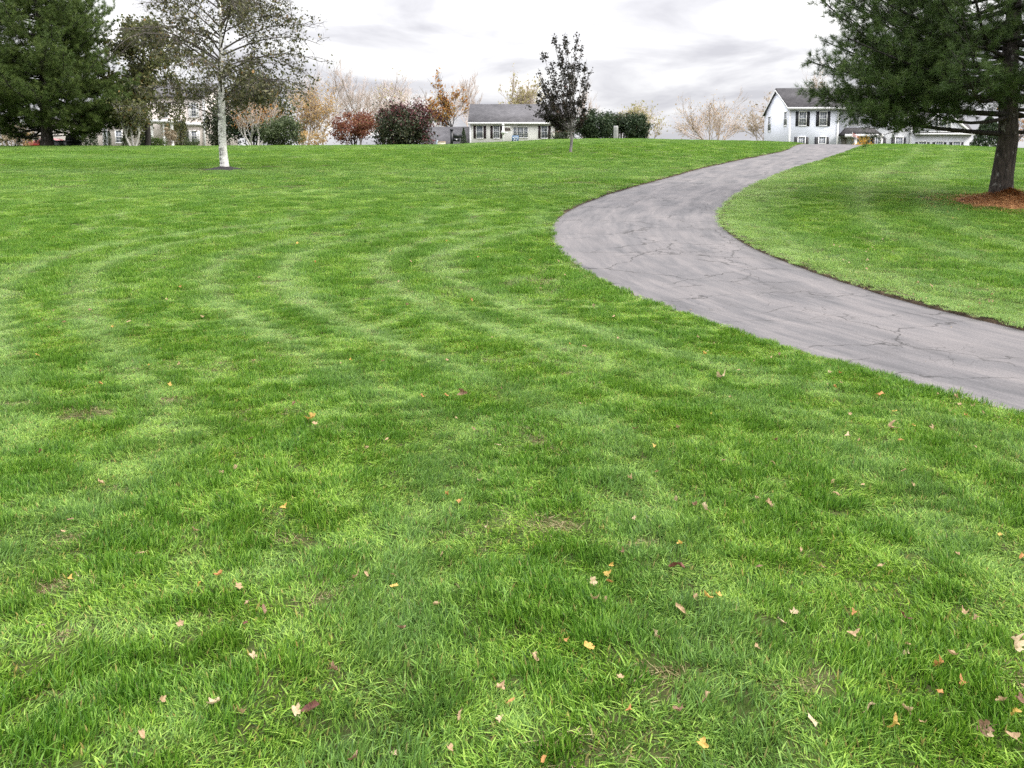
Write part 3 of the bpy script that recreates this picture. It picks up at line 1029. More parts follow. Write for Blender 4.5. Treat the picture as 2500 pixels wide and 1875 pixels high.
def pine(name, loc, H, r0, zmin, Lfun, rng, tuft, k, ln, w, label, leafmat, zclear=2.6, low0=.5, cat='pine tree', whorl=.45, nper=5, extra=(), lean=(0, 0), skip=None, dens=1.0, elev=(.25, .12)):
    big, fine, TP, TD = [], [], [], []
    zs = np.linspace(-.25, H, 14)
    wob = rng.normal(0, .035, (14, 2)); wob[0] = 0
    tr_p = np.column_stack([lean[0] * zs + wob[:, 0], lean[1] * zs + wob[:, 1], zs])
    tr_r = r0 * (1 - zs.clip(0) / H * .88) * (1 + .28 * np.exp(-zs.clip(0) * 3.5))
    trunk = [(tr_p, tr_r)]
    at_z = lambda z: np.array([np.interp(z, zs, tr_p[:, 0]), np.interp(z, zs, tr_p[:, 1]), z])
    spec = [(z, a, L, e, s) for z, a, L, e, s in extra]
    z = zmin
    while z < H * .97:
        a0 = rng.random() * 6.28
        for j in range(nper):
            a = a0 + 6.283 * j / nper + rng.normal(0, .22)
            zz = z + rng.normal(0, .1)
            L = Lfun(zz, a) * rng.uniform(.78, 1.1)
            if L > .3 and not (skip and skip(zz, a)):
                spec.append((zz, a, L, elev[0] + elev[1] * rng.normal() + .35 * (zz / H) ** 1.5, .12))
        z += whorl * rng.uniform(.8, 1.2)
    for z, a, L, e, sag in spec:
        d = np.array([math.cos(a), math.sin(a), 0])
        sd = np.array([-d[1], d[0], 0])
        s_ = np.linspace(0, 1, 9)
        bend = rng.normal(0, .06) * L
        rise = L * (math.tan(e) * s_ - sag * np.sin(np.pi * s_ * .92) + .10 * s_ ** 3)
        pts = at_z(z) + d * (L * s_)[:, None] + sd * (bend * s_ ** 2 + .03 * L * np.sin(s_ * 5 + rng.random() * 6))[:, None] + UPV * rise[:, None]
        rb = .012 + .0125 * L
        big.append((pts, rb * (1 - .85 * s_)))
        nsec = max(3, int(L * (9.0 if z < 2.95 and zclear > 2 else 5.0) * dens))
        for q in range(nsec):
            s0 = low0 if z < zclear else .22
            s1 = s0 + (1 - s0) * (q + rng.random()) / nsec
            f = s1 * 8; i_ = min(int(f), 7)
            p0 = pts[i_] + (pts[i_ + 1] - pts[i_]) * (f - i_)
            td = unit(pts[i_ + 1] - pts[i_])
            sg = 1 if q % 2 else -1
            l2 = (.40 * L * (1.05 - s1) + .28) * rng.uniform(.65, 1.1)
            dv = unit(td * .75 + sd * sg * rng.uniform(.45, .95) + UPV * rng.normal(.10, .30))
            n2 = 5
            sp = np.linspace(0, 1, n2)[:, None]
            seg = p0 + dv * l2 * sp + UPV * (l2 * (.16 * sp ** 2 - .05 * sp)) + rng.normal(0, .015, (n2, 3)) * sp
            fine.append((seg, np.linspace(.008 + .004 * l2, .003, n2)))
            nt = max(2, int(l2 / tuft))
            for w_ in range(nt):
                s2 = .12 + .88 * (w_ + rng.random()) / nt
                pp = p0 + dv * l2 * s2 + UPV * (l2 * (.16 * s2 ** 2 - .05 * s2))
                td2 = unit(dv * .6 + rng.normal(0, .6, 3) + UPV * .22)
                lt = rng.uniform(.05, .26) * min(1.0, .4 + l2)
                e_ = pp + td2 * lt
                if lt > .12:
                    fine.append((np.stack([pp, e_]), np.array([.004, .002])))
                TP.append(e_); TD.append(unit(td2 + UPV * .35))
                if lt > .15:
                    TP.append(pp + td2 * lt * .55); TD.append(unit(td2 + UPV * .2 + rng.normal(0, .3, 3)))
        TP.append(pts[-1]); TD.append(unit(pts[-1] - pts[-2]))
    root = thing(name, loc, label, cat)
    v1, f1 = tubes(trunk, 18)
    link('trunk', mesh_np('trunk', v1, [f1]), M['bark_pine'], root)
    v2, f2 = tubes(big, 6); v3, f3 = tubes(fine, 3)
    link('branches', mesh_np('branches', np.concatenate([v2, v3]), [np.concatenate([f2, f3 + len(v2)])]), M['bark_dark'], root)
    v4, f4, r4 = needles(np.array(TP), np.array(TD), k, ln, w, rng)
    link('crown', mesh_np('crown', v4, [f4], {'rnd': r4}, smooth=False), leafmat, root)
    print(name, 'tufts', len(TP))
    return root


# ------------------------------------------------------------------ the big pine by the drive and the one on the crest
rng = np.random.default_rng(12)
PL = math.pi


def L_right(z, a):
    """reach by height; azimuth pi = to the left of the photo"""
    base = np.interp(z, [1.5, 2.2, 3.2, 4.6, 6, 8, 10, 11.5], [3.0, 3.8, 4.2, 4.0, 3.5, 2.6, 1.5, .5])
    return base * (1.0 + .06 * math.cos(a - PL))


extra = [(1.70, PL + .05, 4.3, .01, -.02), (2.15, PL - .05, 4.7, .0, -.02), (2.5, PL + .14, 4.6, .03, .0), (2.85, PL - .18, 4.6, .05, .02), (1.75, -.2, 3.2, .12, .05), (2.1, .5, 3.0, .2, .05),
         (3.3, PL - .1, 4.2, .24, .08), (3.9, PL + .05, 4.0, .30, .06), (3.0, PL + .3, 4.3, .12, .05), (3.2, PL - .35, 4.2, .14, .05)]
pine('pine_tree', PINE - UPV * .05, 11.8, .245, 2.25, L_right, rng, .10, 26, .16, .0085,
     'large dark pine standing in orange straw beside the driveway', M['needle_dark'], whorl=.38, nper=6, extra=extra, lean=(.012, 0), elev=(.12, .12), zclear=2.35, low0=.45, skip=lambda z, a: z < 2.6 and abs(math.cos(a)) < .62)

LP = at(116, 354, 52); LP[2] = gz(LP[0], LP[1]) - .05
rng = np.random.default_rng(5)
L_left = lambda z, a: np.interp(z, [.7, 1.6, 3, 5, 7, 9, 11, 13], [4.4, 5.4, 5.8, 5.2, 4.5, 3.6, 2.3, .6])
extra = [(.85, PL, 4.2, .10, .10), (1.1, PL + .5, 4.0, .22, .10), (.95, -.15, 3.8, .16, .08), (1.25, .4, 4.2, .25, .08), (.75, .1, 3.0, .10, .04), (1.2, PL - .5, 4.0, .2, .08)]
pine('pine_tree', LP, 14, .36, 1.35, L_left, rng, .16, 26, .26, .017,
     'broad green pine on the crest at the left edge beside a red car', M['needle_green'], whorl=.46, nper=7, extra=extra, dens=.95, elev=(.15, .12), zclear=1.5, low0=.35, skip=lambda z, a: z < 1.6 and abs(math.cos(a)) < .5)

# ------------------------------------------------------------------ white-trunked birch
def limbed(rng, tp, tr, z0, n1, reach, e0, droop, n2, n3, twl=.45, r1=.035, az=None):
    """trunk polyline with limbs > branchlets > twigs"""
    paths = [(0, tp, tr)]
    twigs = []
    H = tp[-1, 2]
    for q in range(n1):
        z = z0 + (H - z0) * ((q + rng.random()) / n1) ** 1.05
        p0 = np.array([np.interp(z, tp[:, 2], tp[:, k]) for k in range(3)])
        a = rng.random() * 6.283 if az is None else az(rng, q, z)
        L = reach(z, a) * rng.uniform(.75, 1.12)
        d = np.array([math.cos(a), math.sin(a), 0])
        s_ = np.linspace(0, 1, 8)[:, None]
        e = e0 * rng.uniform(.7, 1.25)
        sd = np.array([-d[1], d[0], 0])
        pts = p0 + d * L * s_ * math.cos(e) + UPV * L * (math.sin(e) * s_ - droop * s_ ** 2.6) + sd * L * rng.normal(0, .12) * s_ ** 2 + rng.normal(0, .02, (8, 3)) * s_
        paths.append((1, pts, (r1 * (L / 3 + .25)) * np.linspace(1, .22, 8)))
        for w_ in range(n2):
            s1 = .16 + .84 * (w_ + rng.random()) / n2
            f = s1 * 7; i_ = min(int(f), 6)
            q0 = pts[i_] + (pts[i_ + 1] - pts[i_]) * (f - i_)
            td = unit(pts[i_ + 1] - pts[i_])
            dv = unit(td * .8 + rng.normal(0, .55, 3) + UPV * .08)
            l2 = L * .36 * (1.15 - .6 * s1) * rng.uniform(.6, 1.2)
            s2 = np.linspace(0, 1, 5)[:, None]
            b2 = q0 + dv * l2 * s2 - UPV * l2 * droop * .7 * s2 ** 2
            paths.append((2, b2, np.linspace(.011, .004, 5)))
            for v_ in range(n3):
                s3 = .15 + .85 * rng.random()
                f3 = s3 * 4; j_ = min(int(f3), 3)
                c0 = b2[j_] + (b2[j_ + 1] - b2[j_]) * (f3 - j_)
                dt = unit(dv * .6 + rng.normal(0, .7, 3) - UPV * droop * .8)
                l3 = twl * rng.uniform(.5, 1.2)
                c1 = c0 + dt * l3 * .55; c2_ = c1 + unit(dt - UPV * droop * .9) * l3 * .45
                paths.append((3, np.stack([c0, c1, c2_]), np.array([.0045, .0035, .002])))
                twigs.append((c0, c2_))
    return paths, twigs


rng = np.random.default_rng(21)
bz = np.array([-.2, 0, .25, .8, 1.5, 2.3, 3.2, 4.5, 6, 7.5, 9.0])
bt = np.column_stack([np.array([.05, .05, .035, .0, -.005, .02, .03, .07, .1, .05, .1]), np.zeros(11), bz])
br_ = np.array([.20, .185, .165, .148, .145, .140, .105, .070, .045, .03, .012])
reachb = lambda z, a: np.interp(z, [1.8, 3.0, 4.5, 6.5, 9], [2.8, 3.8, 3.9, 3.2, 1.4]) * (1.1 if math.cos(a) < -.3 else 1.0)
paths, twigs = limbed(rng, bt, br_, 1.9, 60, reachb, .55, .34, 11, 8, .5, .023)
prob = lambda A, Bq: np.clip(1.05 - np.hypot(Bq[:, 0] - .1, Bq[:, 1]) / 4.0, .10, 1) ** .8
lp = leaf_on(twigs, 7, .10, rng, prob)
broot = build_tree('birch_tree', BIRCH - UPV * .05, [p_ for p_ in paths if p_[0] > 0] + [], lp, .105, M['twig_dark'], M['leaf_birch'], 'white-trunked birch with thin grey-green leaves in a ring of black mulch', 'birch tree', rng, twiglv=3)
for ch in list(broot.children):
    if ch.name.startswith('trunk'):
        ch.name = 'limbs'
v, f = tubes([(bt, br_)], 20)
link('trunk', mesh_np('trunk', v, [f]), M['birch'], broot)
print('birch leaves', len(lp))

# mulch ring and straw bed: low mounds with loose bits
def mound(name, c0, rx, ry, h, mat, seed, label, cat, wob=.15, kind=None, n=60, rings=14):
    V, F = [], []
    for i in range(rings + 1):
        q = i / rings
        for k in range(n):
            a = 2 * math.pi * k / n
            w_ = 1 + wob * 2 * (float(fbm(math.cos(a) * 2.2 + 5, math.sin(a) * 2.2 + 5, seed, 3)) - .5)
            x, y = c0[0] + rx * q * w_ * math.cos(a), c0[1] + ry * q * w_ * math.sin(a)
            zz = terrain(x, y) + LAWN_UP + h * (1 - q) ** 1.5 - .03 * q ** 4 + .03 * (float(vnoise(x * 9, y * 9, seed)) - .4) * (1 - q)
            V.append((x - c0[0], y - c0[1], float(zz) - c0[2]))
    for i in range(rings):
        for k in range(n):
            F.append((i * n + k, i * n + (k + 1) % n, (i + 1) * n + (k + 1) % n, (i + 1) * n + k))
    ob = link(name, mesh_np(name, np.array(V), [F]), mat, label=label, category=cat)
    ob.location = [float(q) for q in c0]
    if kind:
        ob['kind'] = kind
    return ob


m_mulch, t, p, o = new_mat('black_bark_mulch')
tc = N(t, 'ShaderNodeTexCoord')
nn = noise(t, tc.outputs['Object'], 16, 6, .7)
LK(t, ramp(t, nn, [(.35, (.008, .007, .008)), (.6, (.028, .024, .025)), (.72, (.07, .06, .058))]), p.inputs['Base Color'])
p.inputs['Roughness'].default_value = .9
bump(t, p, nn, 1.0, .06)
mound('mulch_ring', BIRCH, .82, .95, .15, m_mulch, 71.0, 'low ring of black bark mulch around the foot of the white birch', 'mulch', kind='stuff')
m_straw = mat_leaf('orange_pine_straw', [(0, (.20, .085, .03)), (.5, (.38, .175, .065)), (.85, (.50, .27, .11)), (1, (.56, .38, .19))], .1, .7, .2)
m_strawg, t, p, o = new_mat('pine_straw_bed')
tc = N(t, 'ShaderNodeTexCoord')
nn = noise(t, mapping(t, tc.outputs['Object'], (1, 1, 1)), 14, 6, .7)
LK(t, ramp(t, nn, [(.3, (.20, .085, .032)), (.55, (.40, .19, .070)), (.75, (.52, .29, .12))]), p.inputs['Base Color'])
p.inputs['Roughness'].default_value = .9
bump(t, p, nn, .9, .05)
sb = mound('pine_straw', PINE + np.array([.10, -.22, 0]), 1.55, 1.25, .33, m_strawg, 72.0, 'orange-brown mound of fallen pine needles at the foot of the big pine', 'pine straw', wob=.28, kind='stuff')
rng = np.random.default_rng(31)
k = 14000
rr = np.abs(rng.normal(0, .74, k)).clip(0, 2.3); aa = rng.random(k) * 6.283
wv_ = 1 + .56 * (fbm(np.cos(aa) * 2.2 + 5, np.sin(aa) * 2.2 + 5, 72.0, 3) - .5)
X, Y = 1.5 * rr * wv_ * np.cos(aa), 1.35 * rr * wv_ * np.sin(aa)
sc0 = PINE + np.array([.10, -.22, 0])
zz = terrain(X + sc0[0], Y + sc0[1]) + LAWN_UP + .33 * (1 - rr.clip(0, 1)) ** 1.5 - sc0[2] + rng.uniform(.0, .045, k)
b = np.column_stack([X, Y, zz])
az = rng.random(k) * 6.283
dv = np.column_stack([np.cos(az), np.sin(az), rng.normal(.05, .22, k)]) * rng.uniform(.05, .12, k)[:, None]
sd = np.column_stack([-np.sin(az), np.cos(az), np.zeros(k)]) * .004
V = np.stack([b - sd, b + sd, b + dv + sd, b + dv - sd], 1).reshape(-1, 3)
i = np.arange(k)[:, None] * 4
link('loose_needles', mesh_np('loose_needles', V, [np.concatenate([i, i + 1, i + 2, i + 3], 1)], {'rnd': np.repeat(rng.random(k), 4)}), m_straw, sb, kind='stuff')

# ------------------------------------------------------------------ small plum tree near the crest
rng = np.random.default_rng(41)
PY = PLUM[1]
pl = lambda px, py, dy=0.0: at(px, py, PY + dy) - PLUM
fork = pl(1394, 318)
trunk_p = np.array([[0, 0, -.1], pl(1393, 365), pl(1396, 340), fork])
tips = [(1352, 92, -.3), (1378, 86, .3), (1408, 80, .1), (1433, 140, .4), (1440, 172, -.3), (1434, 205, .3), (1312, 172, .4), (1328, 132, -.5), (1296, 262, -.3), (1312, 222, .2), (1365, 110, .8), (1395, 130, -.8), (1420, 110, .6), (1345, 150, .9), (1428, 262, .3), (1330, 252, -.7), (1405, 185, 1.0), (1368, 185, -1.0), (1340, 200, 1.1), (1416, 235, -.9), (1350, 280, .8), (1385, 95, -.4), (1320, 190, -.9), (1372, 140, -.2), (1388, 215, .3), (1355, 235, -.2), (1325, 215, .6), (1362, 262, .3), (1316, 270, .3), (1334, 286, -.3), (1352, 300, .2), (1366, 306, -.2), (1372, 288, .5), (1416, 302, .3), (1428, 284, -.3), (1312, 243, -.5), (1336, 226, .9), (1350, 258, -.9), (1376, 228, .6), (1384, 268, .7), (1402, 245, -.6), (1345, 175, -.1), (1400, 155, .4), (1340, 274, .1), (1378, 250, -.6)]
paths = [(0, trunk_p, np.array([.10, .075, .066, .060]))]
tw = []
hub = [pl(1395, 290), pl(1396, 255, .05), pl(1390, 215, -.05), pl(1388, 170)]
for q, (a, b_, dy) in enumerate(tips):
    tip = pl(a, b_, dy)
    hh = fork if b_ > 180 else (fork * .5 + hub[0] * .5 if b_ > 120 else hub[1])
    s_ = np.linspace(0, 1, 9)[:, None]
    mid_ = hh * .45 + tip * .55 + UPV * -.10 + np.array([tip[0] - hh[0], 0, 0]) * .12
    pts = (1 - s_) ** 2 * hh + 2 * s_ * (1 - s_) * mid_ + s_ ** 2 * tip
    paths.append((1, pts, np.linspace(.028, .006, 9)))
    for w_ in range(11):
        s1 = rng.uniform(.36, 1.0)
        i_ = min(int(s1 * 8), 7)
        p0 = pts[i_] + (pts[i_ + 1] - pts[i_]) * (s1 * 8 - i_)
        dv = unit(unit(pts[i_ + 1] - pts[i_]) * .9 + rng.normal(0, .5, 3) + UPV * .15)
        l2 = rng.uniform(.12, .42) * (1.15 - .5 * s1)
        paths.append((2, np.stack([p0, p0 + dv * l2 * .5, p0 + dv * l2]), np.array([.006, .004, .002])))
        tw.append((p0, p0 + dv * l2))
paths.append((1, np.array([fork] + hub), np.linspace(.055, .015, 5)))
lp = leaf_on(tw, 20, .065, rng)
build_tree('plum_tree', PLUM - UPV * .05, paths, lp, .085, M['bark_grey'], M['leaf_purple'], 'small dark purple-leaved tree with a pale trunk alone on the crest', 'plum tree', rng, twiglv=3, asp=.75)
mound('bare_soil_ring', PLUM, .42, .45, .02, m_soil, 73.0, 'small worn patch of bare soil around the foot of the purple tree', 'soil', kind='stuff', n=30, rings=6)

# ------------------------------------------------------------------ trees beyond the crest
def base_at(px, Y, py=345):
    q = at(px, py, Y); q[2] = gz(q[0], Y) - .05
    return q


def width_m(wpx, Y):
    return wpx * Y / FPX / 1.012


def far_tree(name, px, top, wpx, Y, seed, label, cat, bark='bark_pale', leaf=None, lsize=.3, per=2, lprob=1.0, levels=4, nc=4, ang=.5, r0=.15, stems=1, lean0=0.0, up=.07, spread=.25, group=None, first=.3, pf=None, gn=.13, twig=None):
    rng = np.random.default_rng(seed)
    b = base_at(px, Y)
    H = at(px, top, Y)[2] - b[2]
    paths, twigs = grow(rng, H, r0, levels, nc, ang, .64, up, gn, first, stems=stems, lean0=lean0)
    paths, twigs = fit_h(paths, twigs, H)
    allp = np.concatenate([p_ for _, p_, _ in paths])
    k = width_m(wpx, Y) / (np.percentile(allp[:, 0], 99) - np.percentile(allp[:, 0], 1) + 1e-6)
    S = np.array([k, k, 1.0])
    cx_ = (np.percentile(allp[:, 0], 99) + np.percentile(allp[:, 0], 1)) / 2 * k
    paths = [(l_, p_ * S, np.maximum(r_, (.0115 if l_ >= levels - 1 else .024) * Y / 110)) for l_, p_, r_ in paths]
    twigs = [(a * S, b_ * S) for a, b_ in twigs]
    lp_ = None
    if leaf:
        lp_ = leaf_on(twigs, per, spread, rng, pf(H) if pf else (lambda A, Bq: np.full(len(A), lprob)))
    return build_tree(name, b, paths, lp_, lsize, M[bark], M[leaf] if leaf else None, label, cat, rng, group, twiglv=min(3, levels - 1), twigmat=M[twig] if twig else None)


GB = 'bare trees beyond the lawn crest'
top_only = lambda lo, p1: (lambda H: (lambda A, Bq: np.where(Bq[:, 2] > lo * H, p1, .06)))
far_tree('bare_tree', 792, 132, 200, 112, 51, 'tall pinkish bare tree behind the golden birch, leftmost of the bare row', 'bare tree', levels=5, nc=4, ang=.42, r0=.16, group=GB)
far_tree('bare_tree', 878, 138, 180, 108, 52, 'bare tree with dark forking limbs rising behind the red shrub', 'bare tree', bark='bark_grey', twig='bark_pale', levels=5, nc=4, ang=.45, r0=.17, group=GB)
far_tree('bare_tree', 1012, 166, 165, 118, 53, 'fine grey bare tree rising behind the burgundy-topped shrub', 'bare tree', levels=5, nc=4, ang=.42, r0=.13, group=GB)
far_tree('bare_tree', 1072, 215, 90, 112, 54, 'slender bare tree leaning above the grey shed roof', 'bare tree', levels=4, nc=4, ang=.55, r0=.12, lean0=.3, group=GB)
far_tree('bare_tree', 1168, 166, 100, 116, 55, 'thin bare tree above the left end of the ranch house roof', 'bare tree', levels=5, nc=4, ang=.42, r0=.11, group=GB)
far_tree('bare_tree', 1415, 190, 85, 118, 56, 'faint bare tree behind the small purple tree and the hedge', 'bare tree', levels=4, nc=4, ang=.5, r0=.09, group=GB)
far_tree('bare_tree', 1212, 232, 46, 120, 76, 'smallest bare sapling over the middle of the ranch roof', 'bare tree', levels=4, nc=3, ang=.42, r0=.07, group=GB)
far_tree('bare_tree', 838, 190, 160, 122, 77, 'low bare tree filling the gap between the two tall bare ones', 'bare tree', levels=5, nc=4, ang=.5, r0=.11, group=GB)
far_tree('bare_tree', 970, 195, 150, 122, 78, 'short bare tree between the olive-tipped tree and the grey one', 'bare tree', levels=4, nc=5, ang=.5, r0=.11, group=GB)
far_tree('olive_tipped_tree', 935, 148, 100, 110, 57, 'nearly bare tree with a few olive leaves left at its top', 'tree', bark='bark_grey', twig='bark_pale', leaf='leaf_paleyellow', lsize=.26, per=2, pf=top_only(.6, .35), levels=4, nc=5, ang=.5, r0=.16)
far_tree('orange_tree', 1113, 168, 95, 106, 58, 'orange-leaved tree on dark crooked limbs left of the ranch house', 'tree', bark='bark_dark', leaf='leaf_orange', lsize=.34, per=2, pf=top_only(.42, .62), levels=4, nc=5, ang=.5, r0=.17)
far_tree('pale_yellow_tree', 1246, 156, 74, 116, 59, 'tall pale yellow tree above the ranch roof, its left one', 'tree', leaf='leaf_paleyellow', lsize=.36, per=2, lprob=.45, levels=4, nc=5, ang=.42, r0=.12)
far_tree('pale_yellow_tree', 1290, 176, 74, 116, 60, 'pale yellow tree above the ranch roof, touching the purple tree', 'tree', leaf='leaf_paleyellow', lsize=.36, per=2, lprob=.42, levels=4, nc=5, ang=.42, r0=.12)
far_tree('golden_birch', 745, 186, 112, 70, 61, 'golden-leaved tree between the green juniper and the red shrub', 'birch tree', leaf='leaf_gold', lsize=.15, per=4, lprob=.55, levels=4, nc=5, ang=.45, r0=.10, spread=.35, first=.05, stems=2, lean0=.18)
far_tree('yellow_shrub_tree', 1572, 248, 105, 75, 62, 'pale yellow loose bush rising behind the dark hedge', 'bush', leaf='leaf_paleyellow', lsize=.17, per=3, lprob=.55, levels=4, nc=4, ang=.5, r0=.06, stems=4, lean0=.45, first=.05)
far_tree('multi_stem_tree', 1742, 210, 165, 74, 63, 'wide many-stemmed tree with sparse yellow leaves against the sky', 'tree', bark='bark_pale', leaf='leaf_gold', lsize=.13, per=3, lprob=.16, levels=4, nc=4, ang=.42, r0=.075, stems=5, lean0=.5, first=.15)
far_tree('pale_leafed_tree', 1850, 205, 130, 105, 64, 'pale tan-leaved tree partly behind the blue two-storey house', 'tree', leaf='leaf_tan', lsize=.27, per=2, lprob=.6, levels=4, nc=5, ang=.55, r0=.12, first=.1)
far_tree('pale_leafed_tree', 1992, 138, 90, 110, 79, 'pale sparse tree top showing above the blue house roof', 'tree', leaf='leaf_tan', lsize=.27, per=1, lprob=.5, levels=4, nc=5, ang=.5, r0=.12)
far_tree('orange_sapling', 2478, 255, 70, 80, 65, 'thin sapling with a few orange leaves right of the big pine trunk', 'tree', bark='bark_dark', leaf='leaf_orange', lsize=.2, per=2, lprob=.35, levels=4, nc=4, ang=.45, r0=.07)

# left cluster behind the birch
rng = np.random.default_rng(66)
b = base_at(360, 56)
H = 8.6
tz = np.linspace(-.2, H, 9)
tp = np.column_stack([.1 * np.sin(tz), .1 * np.cos(tz * .8) - .1, tz])
paths, twigs = limbed(rng, tp, np.linspace(.22, .03, 9), .9, 40, lambda z, a: np.interp(z, [.9, 3, 6, 8.6], [2.7, 3.4, 3.1, 1.4]), .5, .22, 8, 6, .6, .04)
build_tree('olive_tree', b, paths, leaf_on(twigs, 9, .19, rng), .20, M['bark_dark'], M['leaf_olive'], 'dense olive-green tree with twin dark stems behind the birch', 'tree', rng, twiglv=3)
far_tree('clump_birch', 326, 232, 70, 52, 67, 'small three-stemmed pale birch in front of the cream house', 'birch tree', bark='bark_white', leaf='leaf_olive', lsize=.15, per=4, lprob=.7, levels=4, nc=4, ang=.5, r0=.075, stems=3, lean0=.3, first=.45)
far_tree('clump_birch', 622, 205, 130, 58, 68, 'leaning many-stemmed white birch with orange leaf tufts beside the evergreens', 'birch tree', bark='bark_white', twig='bark_pale', leaf='leaf_orange', lsize=.14, per=2, lprob=.20, levels=4, nc=4, ang=.45, r0=.085, stems=4, lean0=.42, first=.4)


def blob_cloud(rng, c0, R, n, clumps=40, sig=.2, shell=.55, squash=0.0):
    u = rng.normal(size=(clumps, 3)); u /= np.linalg.norm(u, axis=1, keepdims=True)
    rad = (shell + (1 - shell) * rng.random(clumps))[:, None]
    C = u * rad
    sg = sig * rng.uniform(.6, 1.4, clumps)
    i = rng.integers(0, clumps, n)
    P_ = C[i] + rng.normal(size=(n, 3)) * sg[i][:, None]
    P_ = P_ * np.asarray(R) + np.asarray(c0)
    return P_


def shrub(name, px0, px1, top, Y, seed, leaf, lsize, n, label, cat='shrub', clumps=50, bark='bark_dark', sig=.2, stems=7, low=.0, second=None, shell=.5, group=None, depth=1.0):
    rng = np.random.default_rng(seed)
    b = base_at((px0 + px1) / 2, Y)
    W, H = width_m(px1 - px0, Y), at(px0, top, Y)[2] - b[2]
    zc = H * (.5 + low / 2); rz = H * (.5 - low / 2)
    P_ = blob_cloud(rng, (0, 0, zc), (W * .50, W * .46 * depth, rz * .98), n, clumps, sig, shell)
    P_ = P_[P_[:, 2] > .02]
    root = thing(name, b, label, cat, group)
    st = []
    for k in range(stems):
        e_ = P_[rng.integers(len(P_))]
        m_ = np.array([e_[0] * .35, e_[1] * .35, e_[2] * .5])
        st.append((np.stack([np.array([rng.normal(0, .08), rng.normal(0, .08), -.1]), m_, e_]), np.array([.04, .03, .01]) * max(.6, H / 3)))
    v, f = tubes(st, 5)
    link('stems', mesh_np('stems', v, [f]), M[bark], root)
    if second:
        sel = second[1](P_ / np.array([W / 2, W / 2, H]), rng)
        v, f, r_ = leaves(P_[sel], lsize, rng)
        link('foliage', mesh_np('foliage', v, [f], {'rnd': r_}, smooth=False), M[second[0]], root)
        P_ = P_[~sel]
    v, f, r_ = leaves(P_, lsize, rng)
    link('foliage', mesh_np('foliage', v, [f], {'rnd': r_}, smooth=False), M[leaf], root)
    return root


shrub('red_shrub', 803, 922, 274, 62, 81, 'leaf_red', .15, 5200, 'round red-leaved small tree between the golden birch and the burgundy shrub', 'small tree', clumps=46, sig=.14, low=.18, stems=10, shell=.35)
shrub('burgundy_shrub', 912, 1068, 252, 66, 82, 'leaf_darkgreen', .17, 16000, 'big dark green shrub turning burgundy at its top, left of the grey roof', 'shrub', clumps=80, sig=.17, low=.0, stems=8,
      second=('leaf_burgundy', lambda q, r: (q[:, 2] + .22 * r.normal(size=len(q)) + .12 * q[:, 0] > .78) | ((q[:, 0] > .55) & (r.random(len(q)) < .45)) | (r.random(len(q)) < .06)), shell=.4)
shrub('evergreen', 540, 705, 185, 66, 83, 'leaf_yew', .19, 22000, 'tall dark evergreen mass right of the birch trunk', 'evergreen tree', clumps=110, sig=.16, stems=4, shell=.3,
      second=('leaf_olive', lambda q, r: (q[:, 2] > .45) & (r.random(len(q)) < .55)))
shrub('evergreen', 500, 560, 232, 70, 84, 'leaf_darkgreen', .17, 5000, 'narrower dark evergreen between the cream house corner and the birch trunk', 'evergreen tree', clumps=50, sig=.2, stems=3, shell=.3)
shrub('juniper', 636, 738, 282, 56, 85, 'leaf_juniper', .12, 6500, 'feathery grey-green juniper bush below the golden birch', 'bush', clumps=60, sig=.16, stems=6, shell=.35)
shrub('gold_bush', 722, 800, 318, 64, 86, 'leaf_gold', .12, 1500, 'low golden bush between the juniper and the red shrub', 'bush', clumps=26, sig=.18, stems=6)
shrub('hedge_mound', 1400, 1502, 272, 60, 87, 'leaf_yew', .12, 15000, 'dark green rounded hedge left of the stone post', 'hedge', clumps=80, sig=.15, stems=10, shell=.45)
shrub('hedge_mound', 1516, 1586, 279, 60, 88, 'leaf_yew', .12, 11000, 'dark green rounded hedge right of the stone post', 'hedge', clumps=60, sig=.15, stems=6, shell=.45)
shrub('flowering_shrub', 1350, 1412, 312, 63, 89, 'leaf_darkgreen', .10, 3000, 'low reddish green shrub at the right end of the ranch house', 'shrub', clumps=40, sig=.18, stems=6,
      second=('leaf_red', lambda q, r: (q[:, 2] > .72) & (r.random(len(q)) < .35)))
shrub('brown_shrub', -10, 80, 298, 66, 90, 'leaf_tan', .16, 1900, 'brown half-bare shrub at the far left edge under the pine', 'shrub', clumps=40, sig=.2, stems=8)
shrub('yellow_bush', 54, 78, 322, 62, 91, 'leaf_gold', .12, 420, 'small yellowing bush left of the red car', 'bush', clumps=14, sig=.25, stems=4)
shrub('green_bush', 362, 402, 334, 60, 92, 'leaf_green', .10, 1500, 'bright green low bush in front of the cream house', 'bush', clumps=20, sig=.22, stems=4)
shrub('mixed_bush', 448, 484, 338, 62, 93, 'leaf_juniper', .10, 900, 'low yellowish bush under the lower window of the cream house', 'bush', clumps=18, sig=.22, stems=4)
shrub('dried_hydrangea', 402, 428, 312, 62, 94, 'leaf_tan', .14, 700, 'dried beige flower heads on brown stalks beside the white porch column', 'shrub', clumps=16, sig=.2, low=.35, stems=14, bark='bark_pale')
shrub('olive_bush', 298, 320, 316, 60, 95, 'leaf_juniper', .10, 900, 'olive upright bush left of the three pale birch stems', 'bush', clumps=20, sig=.2, stems=4)
shrub('dark_bush', 336, 364, 322, 64, 96, 'leaf_yew', .12, 1100, 'dark low evergreen bush right of the three pale birch stems', 'bush', clumps=18, sig=.22, stems=3)
shrub('golden_spirea', 2086, 2128, 334, 66, 97, 'leaf_bright', .13, 620, 'bright yellow shrub at the top of the driveway in front of the porch', 'shrub', clumps=16, sig=.22, stems=7)
